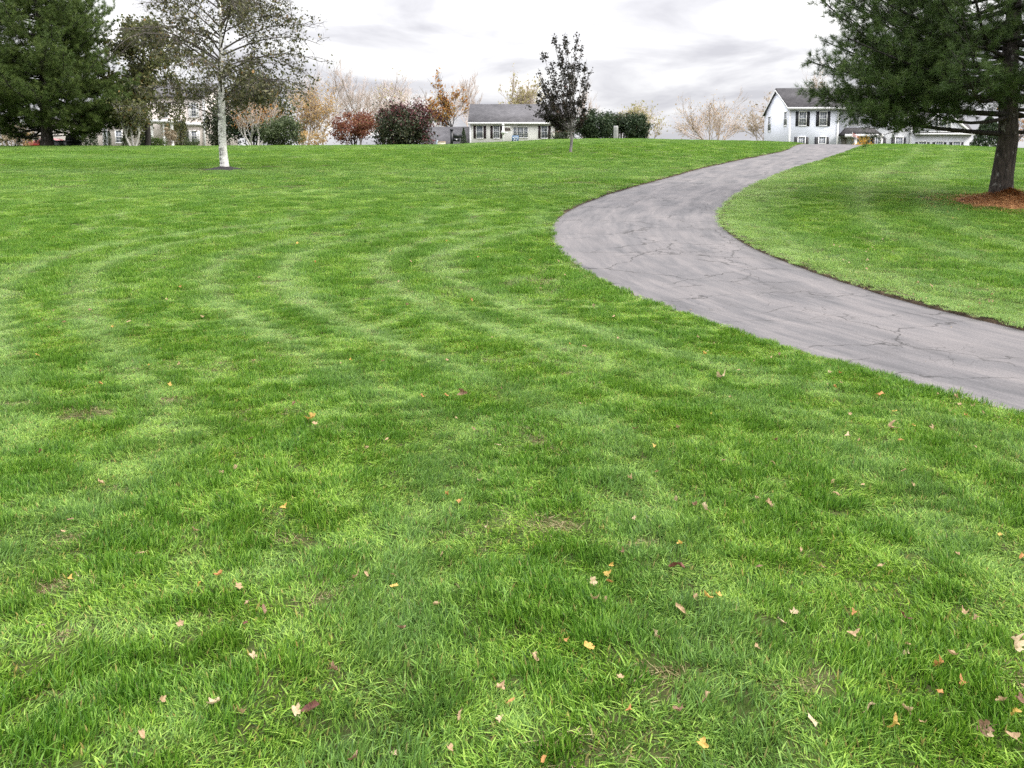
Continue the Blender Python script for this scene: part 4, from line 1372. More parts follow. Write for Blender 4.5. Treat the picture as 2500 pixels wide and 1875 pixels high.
shrub('foundation_shrub', 2143, 2152, 336, 80, 98, 'leaf_yew', .08, 320, 'tiny dark cone shrub in front of a lower window of the blue house', 'shrub', clumps=8, sig=.3, stems=2)


def cone_evergreen(name, px, top, wpx, Y, seed, leaf, lsize, n, label, prof, cat='evergreen shrub', group=None):
    rng = np.random.default_rng(seed)
    b = base_at(px, Y)
    H, W = at(px, top, Y)[2] - b[2], width_m(wpx, Y)
    z = rng.random(n)
    r_ = prof(z) * W / 2 * np.sqrt(rng.uniform(.25, 1, n)) * (1 + .12 * (vnoise(z * 11, z * 0, seed) - .5)) + rng.normal(0, .02, n)
    a = rng.random(n) * 6.283
    P_ = np.column_stack([r_ * np.cos(a), r_ * np.sin(a), z * H])
    root = thing(name, b, label, cat, group)
    MB().tube([(0, 0, -.2), (0, 0, H * .9)], np.array([.06, .02]), 6).build('trunk', M['bark_dark'], root)
    v, f, rr_ = leaves(P_, lsize, rng)
    link('foliage', mesh_np('foliage', v, [f], {'rnd': rr_}, smooth=False), M[leaf], root)


colp = lambda z: np.minimum(1, 3.2 * (1 - z)) ** .7 * np.minimum(1, .7 + 2 * z)
conep = lambda z: (1 - z) ** .85 * np.minimum(1, .75 + 2 * z)
cone_evergreen('arborvitae', 441, 205, 30, 64, 101, 'leaf_olive', .13, 2600, 'tall narrow evergreen behind the white porch column', colp, 'evergreen tree')
cone_evergreen('arborvitae', 449, 296, 24, 66, 102, 'leaf_yew', .09, 1500, 'short clipped evergreen beside the white porch column', colp)
cone_evergreen('arborvitae', 256, 318, 9, 68, 103, 'leaf_yew', .08, 700, 'slim dark evergreen column, left of a pair by the white trim', colp)
cone_evergreen('arborvitae', 267, 318, 9, 68, 104, 'leaf_yew', .08, 700, 'slim dark evergreen column, right of a pair by the white trim', colp)
cone_evergreen('arborvitae', 220, 292, 34, 66, 105, 'leaf_yew', .11, 2200, 'dark wide evergreen beside the black covered grill', colp)
cone_evergreen('cone_shrub', 1132, 312, 22, 62, 106, 'leaf_yew', .07, 1500, 'clipped dark cone shrub right of the black mailbox', conep)
cone_evergreen('spruce_tree', 2412, 285, 92, 62, 107, 'leaf_yew', .16, 5200, 'dark bushy spruce partly hidden behind the big pine trunk', lambda z: (1 - z) ** .6 * np.minimum(1, .6 + 3 * z), 'spruce tree')

# ornamental grass between the two hedge mounds
rng = np.random.default_rng(110)
b = base_at(1509, 61)
H, W = at(1509, 276, 61)[2] - b[2], width_m(62, 61)
st, lp = [], []
for k in range(150):
    x, y = rng.uniform(-W / 2, W / 2), rng.uniform(-.6, .6)
    h = H * rng.uniform(.75, 1.0)
    dx = rng.normal(0, .16)
    st.append((np.array([[x, y, -.1], [x + dx * .3, y, h * .55], [x + dx, y + rng.normal(0, .1), h]]), np.array([.014, .012, .004])))
    lp.append(np.column_stack([x + dx + rng.normal(0, .12, 50), y + rng.normal(0, .14, 50), h * rng.uniform(.42, 1.02, 50)]))
root = thing('ornamental_grass', b, 'tall brown-stemmed ornamental grass between the two dark hedges', 'ornamental grass')
m_stem = mat_bark('reddish_stems', (.06, .032, .022), (.15, .09, .06), bs=.2)
v, f = tubes(st, 4); link('stems', mesh_np('stems', v, [f]), m_stem, root)
v, f, r_ = leaves(np.concatenate(lp), .17, rng, .22)
link('foliage', mesh_np('foliage', v, [f], {'rnd': r_}, smooth=False), M['leaf_yew'], root)

# ------------------------------------------------------------------ houses
class House:
    """a house front parallel to the picture; pixel columns and rows become metres at the front's own distance"""
    def __init__(s, name, Y, px, base_py, label, cat='house'):
        s.Y = Y
        q = at(px, base_py, Y)
        s.o = np.array([q[0], Y, q[2]])
        s.root = thing(name, s.o, label, cat)
        s.ref = base_py

    def x(s, px, py=320):
        return at(px, py, s.Y)[0] - s.o[0]

    def z(s, py):
        return at(1250, py, s.Y)[2] - s.o[2]


def window(root, x0, x1, z0, z1, y, nx=2, nz=4, split=True, arch=False, deep=.07, bar=.022):
    """frame with glazing bars; the pane is its sub-part. y = wall face, outside is -y"""
    f = MB()
    w = .085
    f.box(x0 - w, x1 + w, y - deep, y - .002, z1, z1 + w * 1.2)
    f.box(x0 - w, x1 + w, y - deep - .02, y - .002, z0 - w, z0)
    f.box(x0 - w, x0, y - deep, y - .002, z0, z1)
    f.box(x1, x1 + w, y - deep, y - .002, z0, z1)
    if split:
        zm = (z0 + z1) / 2
        f.box(x0, x1, y - .045, y - .022, zm - .03, zm + .03)
    for k in range(1, nx):
        xx = x0 + (x1 - x0) * k / nx
        f.box(xx - bar / 2, xx + bar / 2, y - .036, y - .022, z0, z1)
    for k in range(1, nz):
        zz = z0 + (z1 - z0) * k / nz
        if not (split and abs(zz - (z0 + z1) / 2) < .05):
            f.box(x0, x1, y - .034, y - .022, zz - bar / 2, zz + bar / 2)
    fr = f.build('window', M['trim'], root)
    MB().box(x0, x1, y - .02, y - .006, z0, z1).build('pane', M['glass'], fr)
    return fr


def shutter(root, x0, x1, z0, z1, y, mat):
    f = MB()
    f.box(x0, x1, y - .05, y - .002, z0, z1)
    n_ = max(3, int((z1 - z0) / .16))
    for k in range(n_):
        zz = z0 + .08 + (z1 - z0 - .16) * k / n_
        f.box(x0 + .05, x1 - .05, y - .062, y - .05, zz, zz + .05)
    return f.build('shutter', mat, root)


def gable_roof(root, x0, x1, y0, y1, zE, zR, mat, over=.25, th=.14, name='roof'):
    ym = (y0 + y1) / 2
    k = (zR - zE) / (ym - y0)
    a, b_ = y0 - over, y1 + over
    za = zE - k * over
    poly = [(a, za), (ym, zR), (b_, za), (b_, za + th), (ym, zR + th * 1.25), (a, za + th)]
    f = MB()
    f.prismx([poly[0], poly[1], poly[4], poly[5]], x0 - .2, x1 + .2)
    f.prismx([poly[1], poly[2], poly[3], poly[4]], x0 - .2, x1 + .2)
    return f.build(name, mat, root)


def wall_block(root, x0, x1, y0, y1, z0, z1, zR, mat, name='wall'):
    ym = (y0 + y1) / 2
    return MB().prismx([(y0, z0), (y1, z0), (y1, z1), (ym, zR), (y0, z1)] if zR else [(y0, z0), (y1, z0), (y1, z1), (y0, z1)], x0, x1).build(name, mat, root)


# blue two-storey house with its garage wing
h = House('blue_house', 85, 2080, 376, 'pale blue two-storey house with dark shutters at the top of the driveway')
R = h.root
zE, zR = h.z(263), h.z(207)
xL, xm, xR = h.x(1927, 300), h.x(2047), h.x(2233)
D = 8.4
wall_block(R, xL, xm, 0, D, -1.5, zE, zR - .12, M['siding_blue'])
wall_block(R, xm + .002, xR, .55, D - .05, -1.5, zE, zR - .35, M['siding_grey'])
gable_roof(R, xL, xR, 0, D, zE + .05, zR, M['roof_dark'], .3)
t_ = MB()
t_.box(xL - .3, xR + .2, -.44, -.32, zE - .22, zE + .02)
t_.box(xL - .04, xL + .16, -.03, -.002, -1.4, zE - .23)
t_.box(xm - .2, xm + .02, -.03, -.002, -1.4, zE - .23)
t_.box(xR - .18, xR + .03, .50, .545, -1.4, zE - .25)
t_.build('corner_boards_and_fascia', M['trim'], R)
rk = MB()   # raking boards on the left gable
for y0_, y1_ in ((-.32, D / 2), (D + .32, D / 2)):
    z0_ = zE + .05 - (zR - zE - .05) / (D / 2) * .32
    rk.add([(xL - .26, y0_, z0_ - .18), (xL - .22, y0_, z0_ - .18), (xL - .26, y1_, zR - .18), (xL - .22, y1_, zR - .18), (xL - .26, y0_, z0_), (xL - .22, y0_, z0_), (xL - .26, y1_, zR), (xL - .22, y1_, zR)],
           [(0, 1, 3, 2), (4, 6, 7, 5), (0, 4, 5, 1), (2, 3, 7, 6), (0, 2, 6, 4), (1, 5, 7, 3)])
rk.build('rake_boards', M['trim'], R)
WS = [(1950, 1966, 1941, 1948, 1968.5, 1975.5, 0), (2000.5, 2016, 1991, 1998.5, 2018, 2025.5, 0), (2144, 2160.5, 2135, 2142, 2163, 2171, .55), (2194, 2211, 2185, 2192, 2212.5, 2219.5, .55)]
for a, b_, s0, s1, s2, s3, y in WS:
    window(R, h.x(a), h.x(b_), h.z(306), h.z(273.5), y, 3, 4)
    shutter(R, h.x(s0), h.x(s1), h.z(308), h.z(272), y, M['shutter_black'])
    shutter(R, h.x(s2), h.x(s3), h.z(308), h.z(272), y, M['shutter_black'])
    window(R, h.x(a - .5), h.x(b_ - .5), h.z(366), h.z(335), y, 3, 4)
    shutter(R, h.x(s0 - 1.5), h.x(s1 - 1), h.z(368), h.z(334.5), y, M['shutter_black'])
    shutter(R, h.x(s2 - 1), h.x(s3 - 1), h.z(368), h.z(334.5), y, M['shutter_black'])
window(R, h.x(2077), h.x(2100), h.z(304), h.z(275), .55, 4, 4)
# two windows in the left gable wall
for yc, z0_, z1_ in ((1.15, h.z(304), h.z(272)), (6.5, h.z(309), h.z(273))):
    f = MB()
    f.box(xL - .06, xL - .002, yc - .5, yc - .42, z0_, z1_); f.box(xL - .06, xL - .002, yc + .42, yc + .5, z0_, z1_)
    f.box(xL - .06, xL - .002, yc - .5, yc + .5, z1_, z1_ + .1); f.box(xL - .07, xL - .002, yc - .5, yc + .5, z0_ - .1, z0_)
    f.box(xL - .05, xL - .025, yc - .42, yc + .42, (z0_ + z1_) / 2 - .03, (z0_ + z1_) / 2 + .03)
    fr = f.build('window', M['trim'], R)
    MB().box(xL - .02, xL - .005, yc - .42, yc + .42, z0_, z1_).build('pane', M['glass'], fr)
# porch
pz0, pz1 = h.z(331), h.z(311)
px0, px1 = h.x(2050), h.x(2140)
pr = MB()
pr.add([(px0, -1.5, pz0), (px1, -1.5, pz0), (px1, .545, pz0), (px0, .545, pz0), (px0 + .8, .2, pz1), (px1 - .3, .2, pz1), (px1 - .3, .545, pz1), (px0 + .8, .545, pz1)],
       [(0, 3, 2, 1), (4, 5, 6, 7), (0, 1, 5, 4), (1, 2, 6, 5), (2, 3, 7, 6), (3, 0, 4, 7)])
porch = pr.build('porch_roof', M['roof_dark'], R)
MB().box(px0 - .05, px1 + .05, -1.56, -1.50, pz0 - .28, pz0 + .06).build('fascia', M['trim'], porch)
for cxp in (2076.5, 2136):
    MB().box(h.x(cxp) - .13, h.x(cxp) + .13, -1.44, -1.18, -1.4, pz0 - .005).build('porch_column', M['trim'], R)
dr_ = MB().box(h.x(2060), h.x(2073), .50, .545, -1.4, h.z(334)).build('front_door', mat_plain('beige_door', (.42, .40, .36), .5), R)
MB().box(h.x(2061) + .1, h.x(2061) + .16, .46, .498, h.z(352), h.z(349)).build('door_handle', M['black_metal'], dr_)
# garage wing
gx0, gx1 = xR + .003, h.x(2377)
gE, gR = h.z(326), h.z(262)
wall_block(R, gx0, gx1, .35, 8.0, -1.6, gE, gR - .15, M['siding_grey'], 'garage_wall')
gable_roof(R, gx0 + .205, gx1 + .1, .35, 8.0, gE + .05, gR, M['roof_dark'], .3, name='garage_roof')
MB().box(gx0 + .01, gx1 + .3, -.12, -.0, gE - .16, gE + .06).build('fascia', M['trim'], R)
dx0, dx1, dap = h.x(2243, 320), h.x(2363, 320), h.x(2304, 270)
dz0, dz1 = h.z(321), h.z(266)
dm = MB().prism([(dx0, dz0), (dx1, dz0), (dap, dz1)], .06, 3.6).build('dormer_wall', M['siding_grey'], R)
dr_ = MB()
for e0, e1 in (((dx0 - .4, dz0 - .12), (dap, dz1 + .12)), ((dx1 + .4, dz0 - .12), (dap, dz1 + .12))):
    dr_.prism([e0, e1, (e1[0], e1[1] + .22), (e0[0], e0[1] + .22)], .03, 3.7)
dr_.build('dormer_roof', M['roof_dark'], R)
dk = MB()
for e0, e1 in (((dx0 - .1, dz0), (dap, dz1 + .05)), ((dx1 + .1, dz0), (dap, dz1 + .05))):
    dk.prism([(e0[0], e0[1] - .02), (e1[0], e1[1] - .35), (e1[0], e1[1]), (e0[0], e0[1] + .28)], -.02, .025)
dk.box(dx0, dx1, -.021, .024, dz0 - .05, dz0 + .02)
dk.build('dormer_trim', M['trim'], R)
for a, b_, nx in ((2282.5, 2289, 2), (2294, 2309, 3), (2313, 2320, 2)):
    window(R, h.x(a), h.x(b_), h.z(315), h.z(292), .06, nx, 4, False)
for a, b_, s0, s1, s2, s3 in ((2249, 2266, 2240, 2247, 2268, 2275), (2291, 2307, 2282, 2289, 2309, 2316), (2333, 2350, 2324, 2331, 2352, 2358.5)):
    window(R, h.x(a), h.x(b_), h.z(372), h.z(346), .35, 3, 4)
    shutter(R, h.x(s0), h.x(s1), h.z(374), h.z(346.5), .35, M['shutter_black'])
    shutter(R, h.x(s2), h.x(s3), h.z(374), h.z(346.5), .35, M['shutter_black'])

# striped flag on the porch
m_flag, t, p, o = new_mat('striped_flag_cloth')
tc = N(t, 'ShaderNodeTexCoord'); sx = N(t, 'ShaderNodeSeparateXYZ'); LK(t, tc.outputs['Object'], sx.inputs[0])
fr_ = math_n(t, 'FRACT', math_n(t, 'MULTIPLY', math_n(t, 'ADD', sx.outputs[2], math_n(t, 'MULTIPLY', sx.outputs[0], .35)), 7.0))
LK(t, ramp(t, fr_, [(.49, (.45, .03, .04)), (.51, (.75, .73, .72))]), p.inputs['Base Color']); p.inputs['Roughness'].default_value = .8
q = at(2088, 329, 83.2)
V = []
for i in range(9):
    for j in range(5):
        V.append((i / 8 * .75, .05 * math.sin(i * 1.1 + j * .5), -.28 * i / 8 + (j / 4 - .5) * .42 * (1 - .3 * i / 8)))
F = [(i * 5 + j, i * 5 + j + 1, (i + 1) * 5 + j + 1, (i + 1) * 5 + j) for i in range(8) for j in range(4)]
flag = thing('porch_flag', q - np.array([.3, 0, 0]), 'small red and white striped flag hanging at the porch of the blue house', 'flag')
link('cloth', mesh_np('cloth', np.array(V), [F]), m_flag, flag)
MB().tube([(-.02, 0, .3), (-.02, 0, -.25)], .02, 6).build('pole', M['trim'], flag)

# ranch house
h = House('ranch_house', 90, 1260, 352, 'low cream ranch house with grey shingle roof and maroon shutters')
R = h.root
zE, zR = h.z(299), h.z(248)
xL, xR = h.x(1147), h.x(1396)
wall_block(R, xL, xR, 0, 8.6, -1.2, zE, zR - .25, M['siding_cream'])
gable_roof(R, xL, xR - .1, 0, 8.6, zE + .02, zR, M['roof_grey'], .3)
t_ = MB()
t_.box(xL - .2, xR + .1, -.45, -.31, zE - .24, zE - .01)
t_.box(xL - .03, xL + .16, -.03, -.002, -1.1, zE - .25)
t_.build('fascia', M['trim'], R)
for a, b_, s0, s1, s2, s3, nx, nz in ((1164, 1178, 1155.6, 1161.6, 1180.5, 1186.5, 1, 2), (1205.5, 1218.5, 1197, 1203, 1221, 1227, 3, 6), (1322, 1336, 1314, 1320, 1338, 1344.5, 2, 4), (1364, 1377, 1355, 1361, 1379, 1385, 2, 4)):
    window(R, h.x(a), h.x(b_), h.z(337), h.z(307), 0, nx, nz)
    shutter(R, h.x(s0), h.x(s1), h.z(338), h.z(307), 0, M['shutter_maroon'])
    shutter(R, h.x(s2), h.x(s3), h.z(338), h.z(307), 0, M['shutter_maroon'])
for a, b_, nx in ((1254, 1261, 2), (1264, 1277, 3), (1280, 1287.5, 2)):
    window(R, h.x(a), h.x(b_), h.z(336), h.z(311), 0, nx, 5, False)
fan = MB()
xc, zc_, rr = h.x(1270.5), h.z(308.3), h.x(1277.5) - h.x(1270.5)
outer = [(xc + rr * math.cos(a), zc_ + rr * .62 * math.sin(a)) for a in np.linspace(0, math.pi, 15)]
inner = [(xc + rr * .82 * math.cos(a), zc_ + rr * .48 * math.sin(a)) for a in np.linspace(0, math.pi, 15)]
for k in range(14):
    fan.prism([outer[k], outer[k + 1], inner[k + 1], inner[k]], -.06, -.003)
for a in (.25, .5, .75):
    c_, s_ = math.cos(a * math.pi), math.sin(a * math.pi)
    fan.prism([(xc - .02 * s_, zc_), (xc + rr * .83 * c_ - .02 * s_, zc_ + rr * .49 * s_), (xc + rr * .83 * c_ + .02 * s_, zc_ + rr * .49 * s_ + .001), (xc + .02 * s_, zc_)], -.05, -.022)
fanw = fan.build('fanlight', M['trim'], R)
MB().prism(inner + [], -.02, -.006).build('pane', mat_glass('fan_glass', (.28, .28, .28)), fanw)
# low side wing, its grey roof turned to the road
h2x0, h2x1 = h.x(1024), xL - .004
zr2 = h.z(304.5)
wall_block(R, h2x0 + .4, h2x1, 2.2, 8.0, -1.5, h.z(352), zr2 - .3, M['siding_cream'], 'wing_wall')
gable_roof(R, h2x0 + .2, h2x1 - .21, 2.2, 8.0, h.z(352), zr2, M['roof_grey'], .3, name='wing_roof')

# cream two-storey house at the left
h = House('cream_house', 76, 400, 362, 'pinkish cream two-storey house half hidden behind the left pine and birch')
R = h.root
xL, xR = h.x(262), h.x(501)
zE, zR = h.z(236), h.z(192)
wall_block(R, xL, xR, 0, 9, -1.2, zE, zR - .2, M['siding_pink'])
gable_roof(R, xL, xR, 0, 9, zE + .03, zR, M['roof_grey'], .3)
t_ = MB()
t_.box(xR - .17, xR + .03, -.04, -.002, -1.1, zE - .05)
t_.box(h.x(454), xR + .06, -.16, -.041, h.z(307), h.z(300))
t_.build('corner_trim', M['trim'], R)
MB().tube([(xR + .10, -.1, h.z(300)), (xR + .10, -.1, h.z(245))], .045, 8).tube([(xR + .10, -.1, h.z(245)), (xR + .0, -.35, h.z(239))], .045, 8).build('downspout', M['trim'], R)
window(R, h.x(470), h.x(480.5), h.z(285), h.z(253), 0, 2, 4)
shutter(R, h.x(462.5), h.x(468.5), h.z(287), h.z(252), 0, M['shutter_white'])
shutter(R, h.x(482.5), h.x(489), h.z(287), h.z(252), 0, M['shutter_white'])
window(R, h.x(467.5), h.x(479.5), h.z(344), h.z(321), 0, 2, 4)
shutter(R, h.x(481.5), h.x(488), h.z(346), h.z(319), 0, M['shutter_white'])
shutter(R, h.x(459.5), h.x(466), h.z(346), h.z(319), 0, M['shutter_white'])
for a in (284, 340, 400):
    window(R, h.x(a), h.x(a + 11), h.z(286), h.z(253), 0, 2, 4)
window(R, h.x(283), h.x(297), h.z(348), h.z(320), 0, 2, 4)
# porch: entablature and round columns
MB().box(h.x(392), h.x(456), -2.6, -.003, h.z(305), h.z(297)).build('porch_roof', M['trim'], R)
for cxp, r_ in ((445, .15), (426, .10), (398, .12)):
    MB().lathe([(r_ * 1.3, -1.2), (r_ * 1.3, -1.0), (r_, -.9), (r_ * .9, h.z(309)), (r_ * 1.35, h.z(306)), (r_ * 1.35, h.z(305) - .003)], h.x(cxp), -2.3, 16).build('porch_column', M['trim'], R, smooth=True)
# one-storey wing behind the pine
wx0, wx1 = h.x(58), xL - .004
wE = h.z(292)
wall_block(R, wx0, wx1, .6, 8, -1.2, wE, h.z(262), M['siding_pink'], 'wing_wall')
gable_roof(R, wx0, wx1 - .21, .6, 8, wE, h.z(262) + .2, M['roof_grey'], .3, name='wing_roof')
for a in (93, 178):
    window(R, h.x(a), h.x(a + 14), h.z(334), h.z(306), .6, 2, 4)
dw = MB()
dw.box(h.x(244), h.x(248), .45, .597, -1.1, h.z(310)); dw.box(h.x(258.5), h.x(261.5), .45, .597, -1.1, h.z(310)); dw.box(h.x(243), h.x(262), .42, .597, h.z(310), h.z(304))
dwo = dw.build('door_surround', M['trim'], R)
MB().box(h.x(248) + .002, h.x(258.5) - .002, .56, .597, -1.1, h.z(310) - .002).build('garden_door', mat_plain('grey_door', (.42, .45, .46), .5), dwo)

# ------------------------------------------------------------------ things along the crest
# red car parked beyond the crest
Yc = 66
q = at(112, 352, Yc); q[2] = at(112, 337, Yc)[2] - 1.28
car = thing('red_car', q, 'low red car parked beyond the crest behind the left pine trunk', 'car')
sc_ = 1.0
m_red, t, p, o = new_mat('red_car_paint')
tc = N(t, 'ShaderNodeTexCoord')
LK(t, ramp(t, noise(t, tc.outputs['Object'], 1.5, 3), [(.3, (.24, .018, .014)), (.7, (.34, .03, .022))]), p.inputs['Base Color'])
p.inputs['Roughness'].default_value = .25
p.inputs['Coat Weight'].default_value = .5
body = [(-1.45, .38), (-1.48, .62), (-1.40, .78), (-.85, .96), (-.35, 1.04), (.1, 1.24), (.45, 1.28), (.95, 1.24), (1.45, 1.02), (1.85, .98), (1.95, .80), (1.95, .42), (1.6, .30), (-1.2, .30)]
V = []
prof = np.array(body)
for s_, ins_ in ((-.80, .10), (-.74, 0.0), (.74, 0.0), (.80, .10)):
    c_ = prof.mean(0)
    pp = prof + (c_ - prof) * ins_
    V += [(a, s_ * (1 - .12 * max(0, (z_ - .95)) / .33), z_) for a, z_ in pp]
nP = len(body)
F = [tuple(range(nP - 1, -1, -1)), tuple(range(3 * nP, 4 * nP))]
for k in range(3):
    F += [(k * nP + i, k * nP + (i + 1) % nP, (k + 1) * nP + (i + 1) % nP, (k + 1) * nP + i) for i in range(nP)]
cb = MB().add(V, F).build('body', m_red, car)
gl = MB()
for s_ in (-1, 1):
    yo, yi = s_ * .815, s_ * .76
    gl.add([(-.1, yo, 1.03), (.5, yo, 1.03), (.5, yi - s_ * .0, 1.21), (.15, yi, 1.19), (-.1, yo - s_ * .06, 1.03), (.5, yo - s_ * .06, 1.03), (.5, yi - s_ * .06, 1.21), (.15, yi - s_ * .06, 1.19)],
           [(0, 1, 2, 3), (7, 6, 5, 4), (0, 4, 5, 1), (1, 5, 6, 2), (2, 6, 7, 3), (3, 7, 4, 0)])
    gl.add([(.58, yo, 1.03), (1.3, yo, 1.03), (.98, yi, 1.20), (.58, yi, 1.21), (.58, yo - s_ * .06, 1.03), (1.3, yo - s_ * .06, 1.03), (.98, yi - s_ * .06, 1.20), (.58, yi - s_ * .06, 1.21)],
           [(0, 1, 2, 3), (7, 6, 5, 4), (0, 4, 5, 1), (1, 5, 6, 2), (2, 6, 7, 3), (3, 7, 4, 0)])
gl.build('side_windows', M['glass'], car)
for wx in (-.95, 1.35):
    for s_ in (-1, 1):
        wv = MB()
        ring = [(.31, -.10), (.33, -.06), (.33, .06), (.31, .10)]
        V = [(wx + r_ * math.cos(a), s_ * .72 + y_, .33 + r_ * math.sin(a)) for r_, y_ in ring for a in np.arange(20) * math.pi / 10]
        F = [(i * 20 + k, i * 20 + (k + 1) % 20, (i + 1) * 20 + (k + 1) % 20, (i + 1) * 20 + k) for i in range(3) for k in range(20)] + [tuple(range(20)), tuple(range(79, 59, -1))]
        wv.add(V, F).build('wheel', M['black_metal'], car)
MB().box(-1.46, -1.36, -.66, -.42, .64, .74).build('headlight', M['trim'], car)
MB().box(-1.46, -1.36, .42, .66, .64, .74).build('headlight', M['trim'], car)

# covered barbecue grill
Yg = 56
b = base_at(181, Yg, 350)
k = Yg / FPX / 1.012
zt_ = at(181, 327, Yg)[2] - b[2]
gr = thing('covered_grill', b, 'black covered barbecue grill with a domed top right of the pine trunk', 'grill')
zs_ = zt_ - 16 * k
dome = [(-15 * k, zs_), (-14.5 * k, zs_ + 7 * k), (-11 * k, zs_ + 13 * k), (-4 * k, zs_ + 16 * k), (3 * k, zs_ + 15.5 * k), (9 * k, zs_ + 11 * k), (14 * k, zs_ + 4 * k), (17 * k, zs_)]
MB().prism(dome, -.32, .32).build('hood', M['black_cloth'], gr)
MB().box(-19 * k, 19 * k, -.36, .36, zs_ - .12, zs_ - .003).build('shelf', M['black_metal'], gr)
MB().box(-14 * k, 14 * k, -.28, .28, .12, zs_ - .123).build('cabinet', M['black_cloth'], gr)
for a in (-1, 1):
    MB().box(a * 12 * k - .04, a * 12 * k + .04, -.26, .26, -.1, .117).build('leg', M['black_metal'], gr)
# dark planter box between trunk and grill
b = base_at(147, 57, 350)
zt_ = at(147, 343, 57)[2] - b[2]
pb = thing('storage_box', b, 'dark grey storage box between the left pine trunk and the black grill', 'storage box')
MB().box(-.36, .36, -.25, .25, -.1, zt_ - .06).build('box', mat_plain('dark_grey_resin', (.05, .055, .06), .6), pb)
MB().box(-.39, .39, -.28, .28, zt_ - .057, zt_).build('lid', mat_plain('dark_grey_lid', (.07, .075, .08), .5), pb)

# black mailbox
Ym = 56
b = base_at(1103, Ym, 348)
mb_ = thing('mailbox', b, 'black mailbox on a square post in front of the grey roof', 'mailbox')
zt_ = at(1106, 315, Ym)[2] - b[2]
MB().box(-.10, .10, -.10, .10, -.2, zt_ - .08).build('post', M['black_metal'], mb_)
MB().box(-.14, .14, -.14, .14, zt_ - .077, zt_ - .03).box(-.10, .10, -.10, .10, zt_ - .03, zt_).build('post_cap', M['black_metal'], mb_)
MB().box(-.17, .17, -.17, .17, -.2, .16).build('post_skirt', M['black_metal'], mb_)
ang = math.radians(38)
ca_, sa_ = math.cos(ang), math.sin(ang)


def rot_add(mbx, parts):
    for (x0, x1, y0, y1, z0, z1) in parts:
        n_ = len(mbx.v)
        mbx.box(x0, x1, y0, y1, z0, z1)
        v = mbx.v[-1]
        X, Y = v[:, 0] * ca_ - v[:, 1] * sa_, v[:, 0] * sa_ + v[:, 1] * ca_
        v[:, 0], v[:, 1] = X, Y
    return mbx


zb = at(1115, 336, Ym)[2] - b[2]
bx = MB()
prof = [(-.13, zb)] + [(.13 * math.cos(a), zb + .16 + .14 * math.sin(a)) for a in np.linspace(math.pi, 0, 9)] + [(.13, zb)]
V = [(.125, p_[0], p_[1]) for p_ in prof] + [(.80, p_[0], p_[1]) for p_ in prof]
V = [(x * ca_ - y * sa_, x * sa_ + y * ca_, z) for x, y, z in V]
nP = len(prof)
bx.add(V, [tuple(range(nP)), tuple(range(2 * nP - 1, nP - 1, -1))] + [(i, i + nP, (i + 1) % nP + nP, (i + 1) % nP) for i in range(nP)]).build('letter_box', M['black_metal'], mb_)
rot_add(MB(), [(.125, .62, -.11, .11, zb - .25, zb - .02)]).build('newspaper_holder', M['black_metal'], mb_)
rot_add(MB(), [(.30, .38, -.118, -.112, zb - .17, zb - .10)]).build('number_plate', M['trim'], mb_)

# small cream box and pale blue jug beside it on the grass
b = base_at(1078, 54, 350)
zt_ = at(1078, 345.5, 54)[2] - b[2]
cbx = thing('cream_box', b, 'small cream box on the crest left of the black mailbox', 'box')
MB().box(-.26, .26, -.2, .2, -.1, zt_ - .04).build('box', mat_plain('cream_board', (.62, .56, .42), .7), cbx)
MB().box(-.28, .28, -.22, .22, zt_ - .037, zt_).build('lid', mat_plain('tan_lid', (.50, .36, .24), .7), cbx)
b = base_at(1068, 54, 350)
zt_ = at(1068, 342.5, 54)[2] - b[2]
jug = thing('blue_jug', b, 'tiny pale blue jug standing left of the cream box', 'jug')
MB().lathe([(.09, -.1), (.10, .05), (.10, zt_ * .6), (.05, zt_ * .82), (.035, zt_)], 0, 0, 14).build('vessel', mat_plain('pale_blue_plastic', (.40, .50, .58), .4), jug, smooth=True)
MB().tube([(.09, 0, zt_ * .35), (.16, 0, zt_ * .45), (.15, 0, zt_ * .65), (.05, 0, zt_ * .8)], .015, 6).build('handle', mat_plain('pale_blue_handle', (.40, .50, .58), .4), jug)

# white post with a name board hung from its arm
Yp = 58
b = base_at(1228.5, Yp, 346)
sp = thing('sign_post', b, 'white post with a dark hanging name board in front of the ranch house', 'sign post')
zt_ = at(1228, 304, Yp)[2] - b[2]
k = Yp / FPX / 1.012
MB().box(-2.3 * k, 2.3 * k, -.07, .07, -.2, zt_ - .06).build('post', M['trim'], sp)
MB().box(-3.4 * k, 3.4 * k, -.11, .11, zt_ - .057, zt_ - .02).lathe([(.09, zt_ - .02), (.06, zt_ + .03), (.01, zt_ + .07)], 0, 0, 10).build('post_cap', M['trim'], sp)
z1_, z0_ = at(1228, 311.5, Yp)[2] - b[2], at(1228, 320, Yp)[2] - b[2]
MB().box(2.3 * k + .002, 18 * k, -.03, .03, z1_ + .02, z1_ + .07).build('arm', M['trim'], sp)
m_board = mat_plain('dark_name_board', (.06, .05, .045), .6, .5, 14)
bd = MB().box(3.6 * k, 17.6 * k, -.02, .02, z0_, z1_).build('name_board', m_board, sp)
MB().box(3.6 * k, 17.6 * k, -.028, -.021, z1_ - .03, z1_).box(3.6 * k, 17.6 * k, -.028, -.021, z0_, z0_ + .03).box(3.6 * k, 3.6 * k + .03, -.028, -.021, z0_ + .03, z1_ - .03).box(17.6 * k - .03, 17.6 * k, -.028, -.021, z0_ + .03, z1_ - .03).build('border', mat_plain('tan_border', (.22, .18, .15), .6), bd)
zl0, zl1 = at(1228, 327, Yp)[2] - b[2], at(1228, 318.5, Yp)[2] - b[2]
